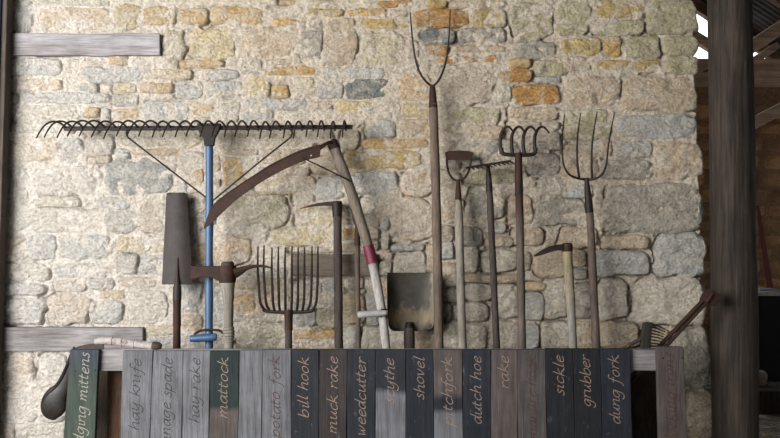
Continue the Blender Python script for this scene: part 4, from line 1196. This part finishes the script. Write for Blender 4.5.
def comb():
    y = FY + 0.078
    L = lambda px, py, dy=0: Q(px, py, y + dy)
    base = Q(600, 372, y); base.z = 0
    t = thing('thatching_comb', 'small wire-toothed comb with dark wooden stock behind the screen', 'comb', Q(648, 350, y))
    s = MB(); s.slab([L(643.4, 323.4), (L(647.6, 322.2)), L(653.0, 322.8), L(650.4, 334), L(650, 347), L(649, 352), L(641, 352), L(640.8, 338)], 0.03); s.build('stock', wood_material('olive_stock', lin((52, 48, 40)), lin((80, 74, 62))), t, bevel=0.003)
    for i in range(9):
        u = i / 8
        a = L(649.5 - 1.5 * u, 323.5 + 25.5 * u, -0.014); b = L(657 + 0 * u, 325.4 + 24.4 * u, -0.018); c = L(665.6 - 5.0 * u, 329.4 + 20 * u, -0.014)
        m = MB(); m.tube([a, b, c], [0.0034, 0.0032, 0.0022], 6); m.build('tooth', plain('comb_wire', lin((52, 46, 42)), 0.5, 0.5) if i == 0 else bpy.data.materials['comb_wire'], t)
    h = MB(); h.tube([L(642, 338.5), L(636, 341.6), L(630, 344.8), L(624, 348), L(606, 357.5)], [0.008, 0.0088, 0.0088, 0.009, 0.009], 10); h.build('handle', W_DARKHANDLE, t)
    r = MB(); r.tube([L(628.6, 345.6), L(626.4, 346.8)], [0.0098, 0.0098], 10); tag(r.build('ferrule', plain('brass_ferrule', lin((150, 122, 60)), 0.45, 0.5), t), 'small brass ferrule')
comb()

def docking_iron():
    y = -0.335
    base = Q(664, 350, y)
    pa = Q(703.5, 303, y); pb = Q(600, 411, y)
    foot = pb
    t = thing('docking_iron', 'twin-shafted iron with block head sticking out past the post', 'iron', Q(508, 511, y))
    for off, r_ in ((-1.9, 0.0105), (1.9, 0.009)):
        m = MB(); m.tube([Q(708 + off * .7, 298 + off * .7, y), Q(664 + off, 345 + off * .8, y), Q(640 + off, 370.4 + off * .8, y), Q(506 + off, 510.5 + off * .8, y)], [r_, r_, r_ * .9, r_ * .9], 8); m.build('shaft', M_RUST, t)
    m = MB()
    m.slab([Q(701.5, 300.5, y - .005), Q(704.5, 294.0, y - .005), Q(709.0, 289.0, y - .005), Q(713.5, 290.5, y - .005), Q(718.8, 295.2, y - .005), Q(717.0, 301.0, y - .005), Q(713, 306.0, y - .005), Q(708.5, 305.0, y - .005)], 0.055); m.build('head', M_RUST, t, bevel=0.0015)
    m = MB(); m.tube([Q(706.5, 302.5, y - .036), Q(712.5, 293.5, y - .036)], [0.008, 0.008], 8); m.build('cross_rib', M_RUST, t)
docking_iron()

# boards behind the screen's two openings; the dark ones stand in for shade
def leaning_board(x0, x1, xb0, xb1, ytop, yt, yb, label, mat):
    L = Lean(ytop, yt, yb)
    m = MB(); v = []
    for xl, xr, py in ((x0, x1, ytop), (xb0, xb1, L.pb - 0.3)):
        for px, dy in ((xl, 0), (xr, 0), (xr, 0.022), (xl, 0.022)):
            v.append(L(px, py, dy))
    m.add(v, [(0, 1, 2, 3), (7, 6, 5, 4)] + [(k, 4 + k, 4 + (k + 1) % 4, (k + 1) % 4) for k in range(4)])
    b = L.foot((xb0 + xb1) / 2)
    o = m.build('gap_board', mat, None, bevel=0.002, smooth=False, base=b)
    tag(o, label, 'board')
W_STORE = wood_material('red_brown_board', lin((92, 64, 46)), lin((132, 96, 70)), k=0.45)
leaning_board(107.5, 126, 106.5, 125, 356, -0.305, -0.352, 'narrow red-brown board behind the gap beside the green plank', W_STORE)
leaning_board(84, 112, 84, 112, 356, -0.18, -0.29, 'dark brown board put in as the shade behind the green plank', W_OLD)
leaning_board(628, 643, 640, 653, 374, -0.19, -0.28, 'dark leaning board filling the shaded gap near the wall end', W_OLD)
leaning_board(640, 668, 650, 676, 371, -0.12, -0.25, 'wide black-brown board put in as the shade behind the last tilted plank', W_OLD)

# ------------------------------------------------------------------ dim bay behind the wall end
def far_bench():
    y0 = 1.9
    a = Q(750, 296, y0); b = Q(810, 284, y0)
    base = Vector(((a.x + b.x) / 2, y0 + 0.3, 0))
    t = thing('storage_bin', 'black bin standing in the dim bay behind the post', 'bin', base)
    dk = plain('tarred_wood', lin((20, 19, 22)), 0.9)
    m = MB(); m.box((a.x, y0, 0), (b.x, y0 + 0.02, a.z)); m.build('front_panel', dk, t, bevel=0.003)
    m = MB(); m.box((a.x, y0 + 0.02, 0), (a.x + 0.02, y0 + 0.38, a.z)); m.build('side_panel', dk, t, bevel=0.003)
    m = MB(); m.box((b.x - 0.02, y0 + 0.02, 0), (b.x, y0 + 0.38, a.z)); m.build('side_panel', dk, t, bevel=0.003)
    m = MB(); m.box((a.x + 0.02, y0 + 0.02, a.z - 0.03), (b.x - 0.02, y0 + 0.38, a.z - 0.01)); m.build('tray', dk, t, bevel=0.003)
    zt = a.z - 0.01
    for i in range(3):
        c = Vector((a.x + (0.16, 0.22, 0.15)[i], y0 + (0.07, 0.17, 0.28)[i], zt + (0.022, 0.03, 0.036)[i]))
        ln = (0.20, 0.17, 0.22)[i]; an = (0.12, -0.2, 0.15)[i]
        d = Vector((math.cos(an), math.sin(an), 0.0)) * ln / 2; hh = (0.018, 0.026, 0.032)[i]
        m = MB(); m.slab([c - d + Vector((0, 0, -hh)), c + d + Vector((0, 0, -hh)), c + d + Vector((0, 0, hh * .4)), c + d * 0.3 + Vector((0, 0, hh)), c - d * .8 + Vector((0, 0, hh * .7))], 0.05)
        o = m.build('wood_scrap', plain('scrap_%d' % (i % 3), [lin((190, 178, 160)), lin((150, 158, 172)), lin((196, 176, 142))][i % 3], k=0.9) if i < 3 else bpy.data.materials['scrap_%d' % (i % 3)], None, bevel=0.002, base=c - Vector((0, 0, 0.014)))
        tag(o, ['buff wood scrap on the black bin nearest the post', 'blue-grey wood scrap in the middle of the black bin', 'tan wood scrap at the back of the black bin'][i], 'scrap', 'scraps on the black bin')
far_bench()
def red_plank():
    y = 2.9
    v = []
    m = MB()
    for xl, xr, py, yy in ((756, 759, 205, 2.95), (765, 771, 274, 2.72), (780, 786, 364, 2.45)):
        for px, dy in ((xl, 0), (xr, 0), (xr, 0.03), (xl, 0.03)):
            q = Q(px, py, yy + dy); v.append(q)
    zb = v[8].z
    b = Q(783, 364, 2.45); 
    m.add(v, [(0, 1, 2, 3), (11, 10, 9, 8)] + [(o + k, o + 4 + k, o + 4 + (k + 1) % 4, o + (k + 1) % 4) for o in (0, 4) for k in range(4)])
    # carry it down to the floor
    e = [v[8 + k] + (v[8 + k] - v[4 + k]) * (v[8 + k].z / (v[4 + k].z - v[8 + k].z)) for k in range(4)]
    for q in e: q.z = max(q.z, 0.0)
    m.v[8:12] = e
    o = m.build('leaning_plank', plain('red_oxide_paint', lin((132, 52, 44)), 0.8), None, smooth=False, base=(sum((q for q in e), Vector()) / 4))
    tag(o, 'dull red plank leaning on the far brown wall', 'plank')
red_plank()
def pale_stone():
    y = 1.6
    a = Q(757, 386, y); b = Q(766, 370, y)
    for k, (x0, y0_, x1, y1_, lab, col) in enumerate(((754, 370, 766, 386, 'pale rounded block low behind the post', (176, 156, 136)), (770, 383, 775, 388, 'small grey lump beside the pale block', (130, 120, 114)))):
        p = Q((x0 + x1) / 2, (y0_ + y1_) / 2, y); hw = (x1 - x0) / 2 * (y - CAMY) / FPX; hh = (y1_ - y0_) / 2 * (y - CAMY) / FPX
        V = []; F = []; n = 14; mm = 8
        for j in range(mm + 1):
            th = math.pi * j / mm
            for i in range(n):
                ph = 2 * math.pi * i / n
                s = lambda v, e: math.copysign(abs(v) ** e, v)
                V.append((hw * s(math.sin(th), .7) * s(math.cos(ph), .7) * (1 + .1 * math.sin(3 * ph + j)), hw * s(math.sin(th), .7) * s(math.sin(ph), .7), hh * s(math.cos(th), .7) + hh))
        F = [(j * n + i, j * n + (i + 1) % n, (j + 1) * n + (i + 1) % n, (j + 1) * n + i) for j in range(mm) for i in range(n)]
        b = MB(); b.add([Vector(q) for q in V], F)
        o = b.build('stone_block', plain('block_%d' % k, lin(col), 0.9), None, base=None)
        o.location = (p.x, p.y, p.z - hh)
        tag(o, lab, 'block')
    q = Q(765, 388, y)
    m = MB(); m.box((q.x - 0.13, y - 0.15, 0), (q.x + 0.3, y + 0.15, Q(0, 386, y).z)); 
    o = m.build('crate', W_OLD, None, bevel=0.006, smooth=False, base=(q.x, y, 0)); tag(o, 'dark wooden crate in the dim bay carrying the pale block', 'crate')
pale_stone()
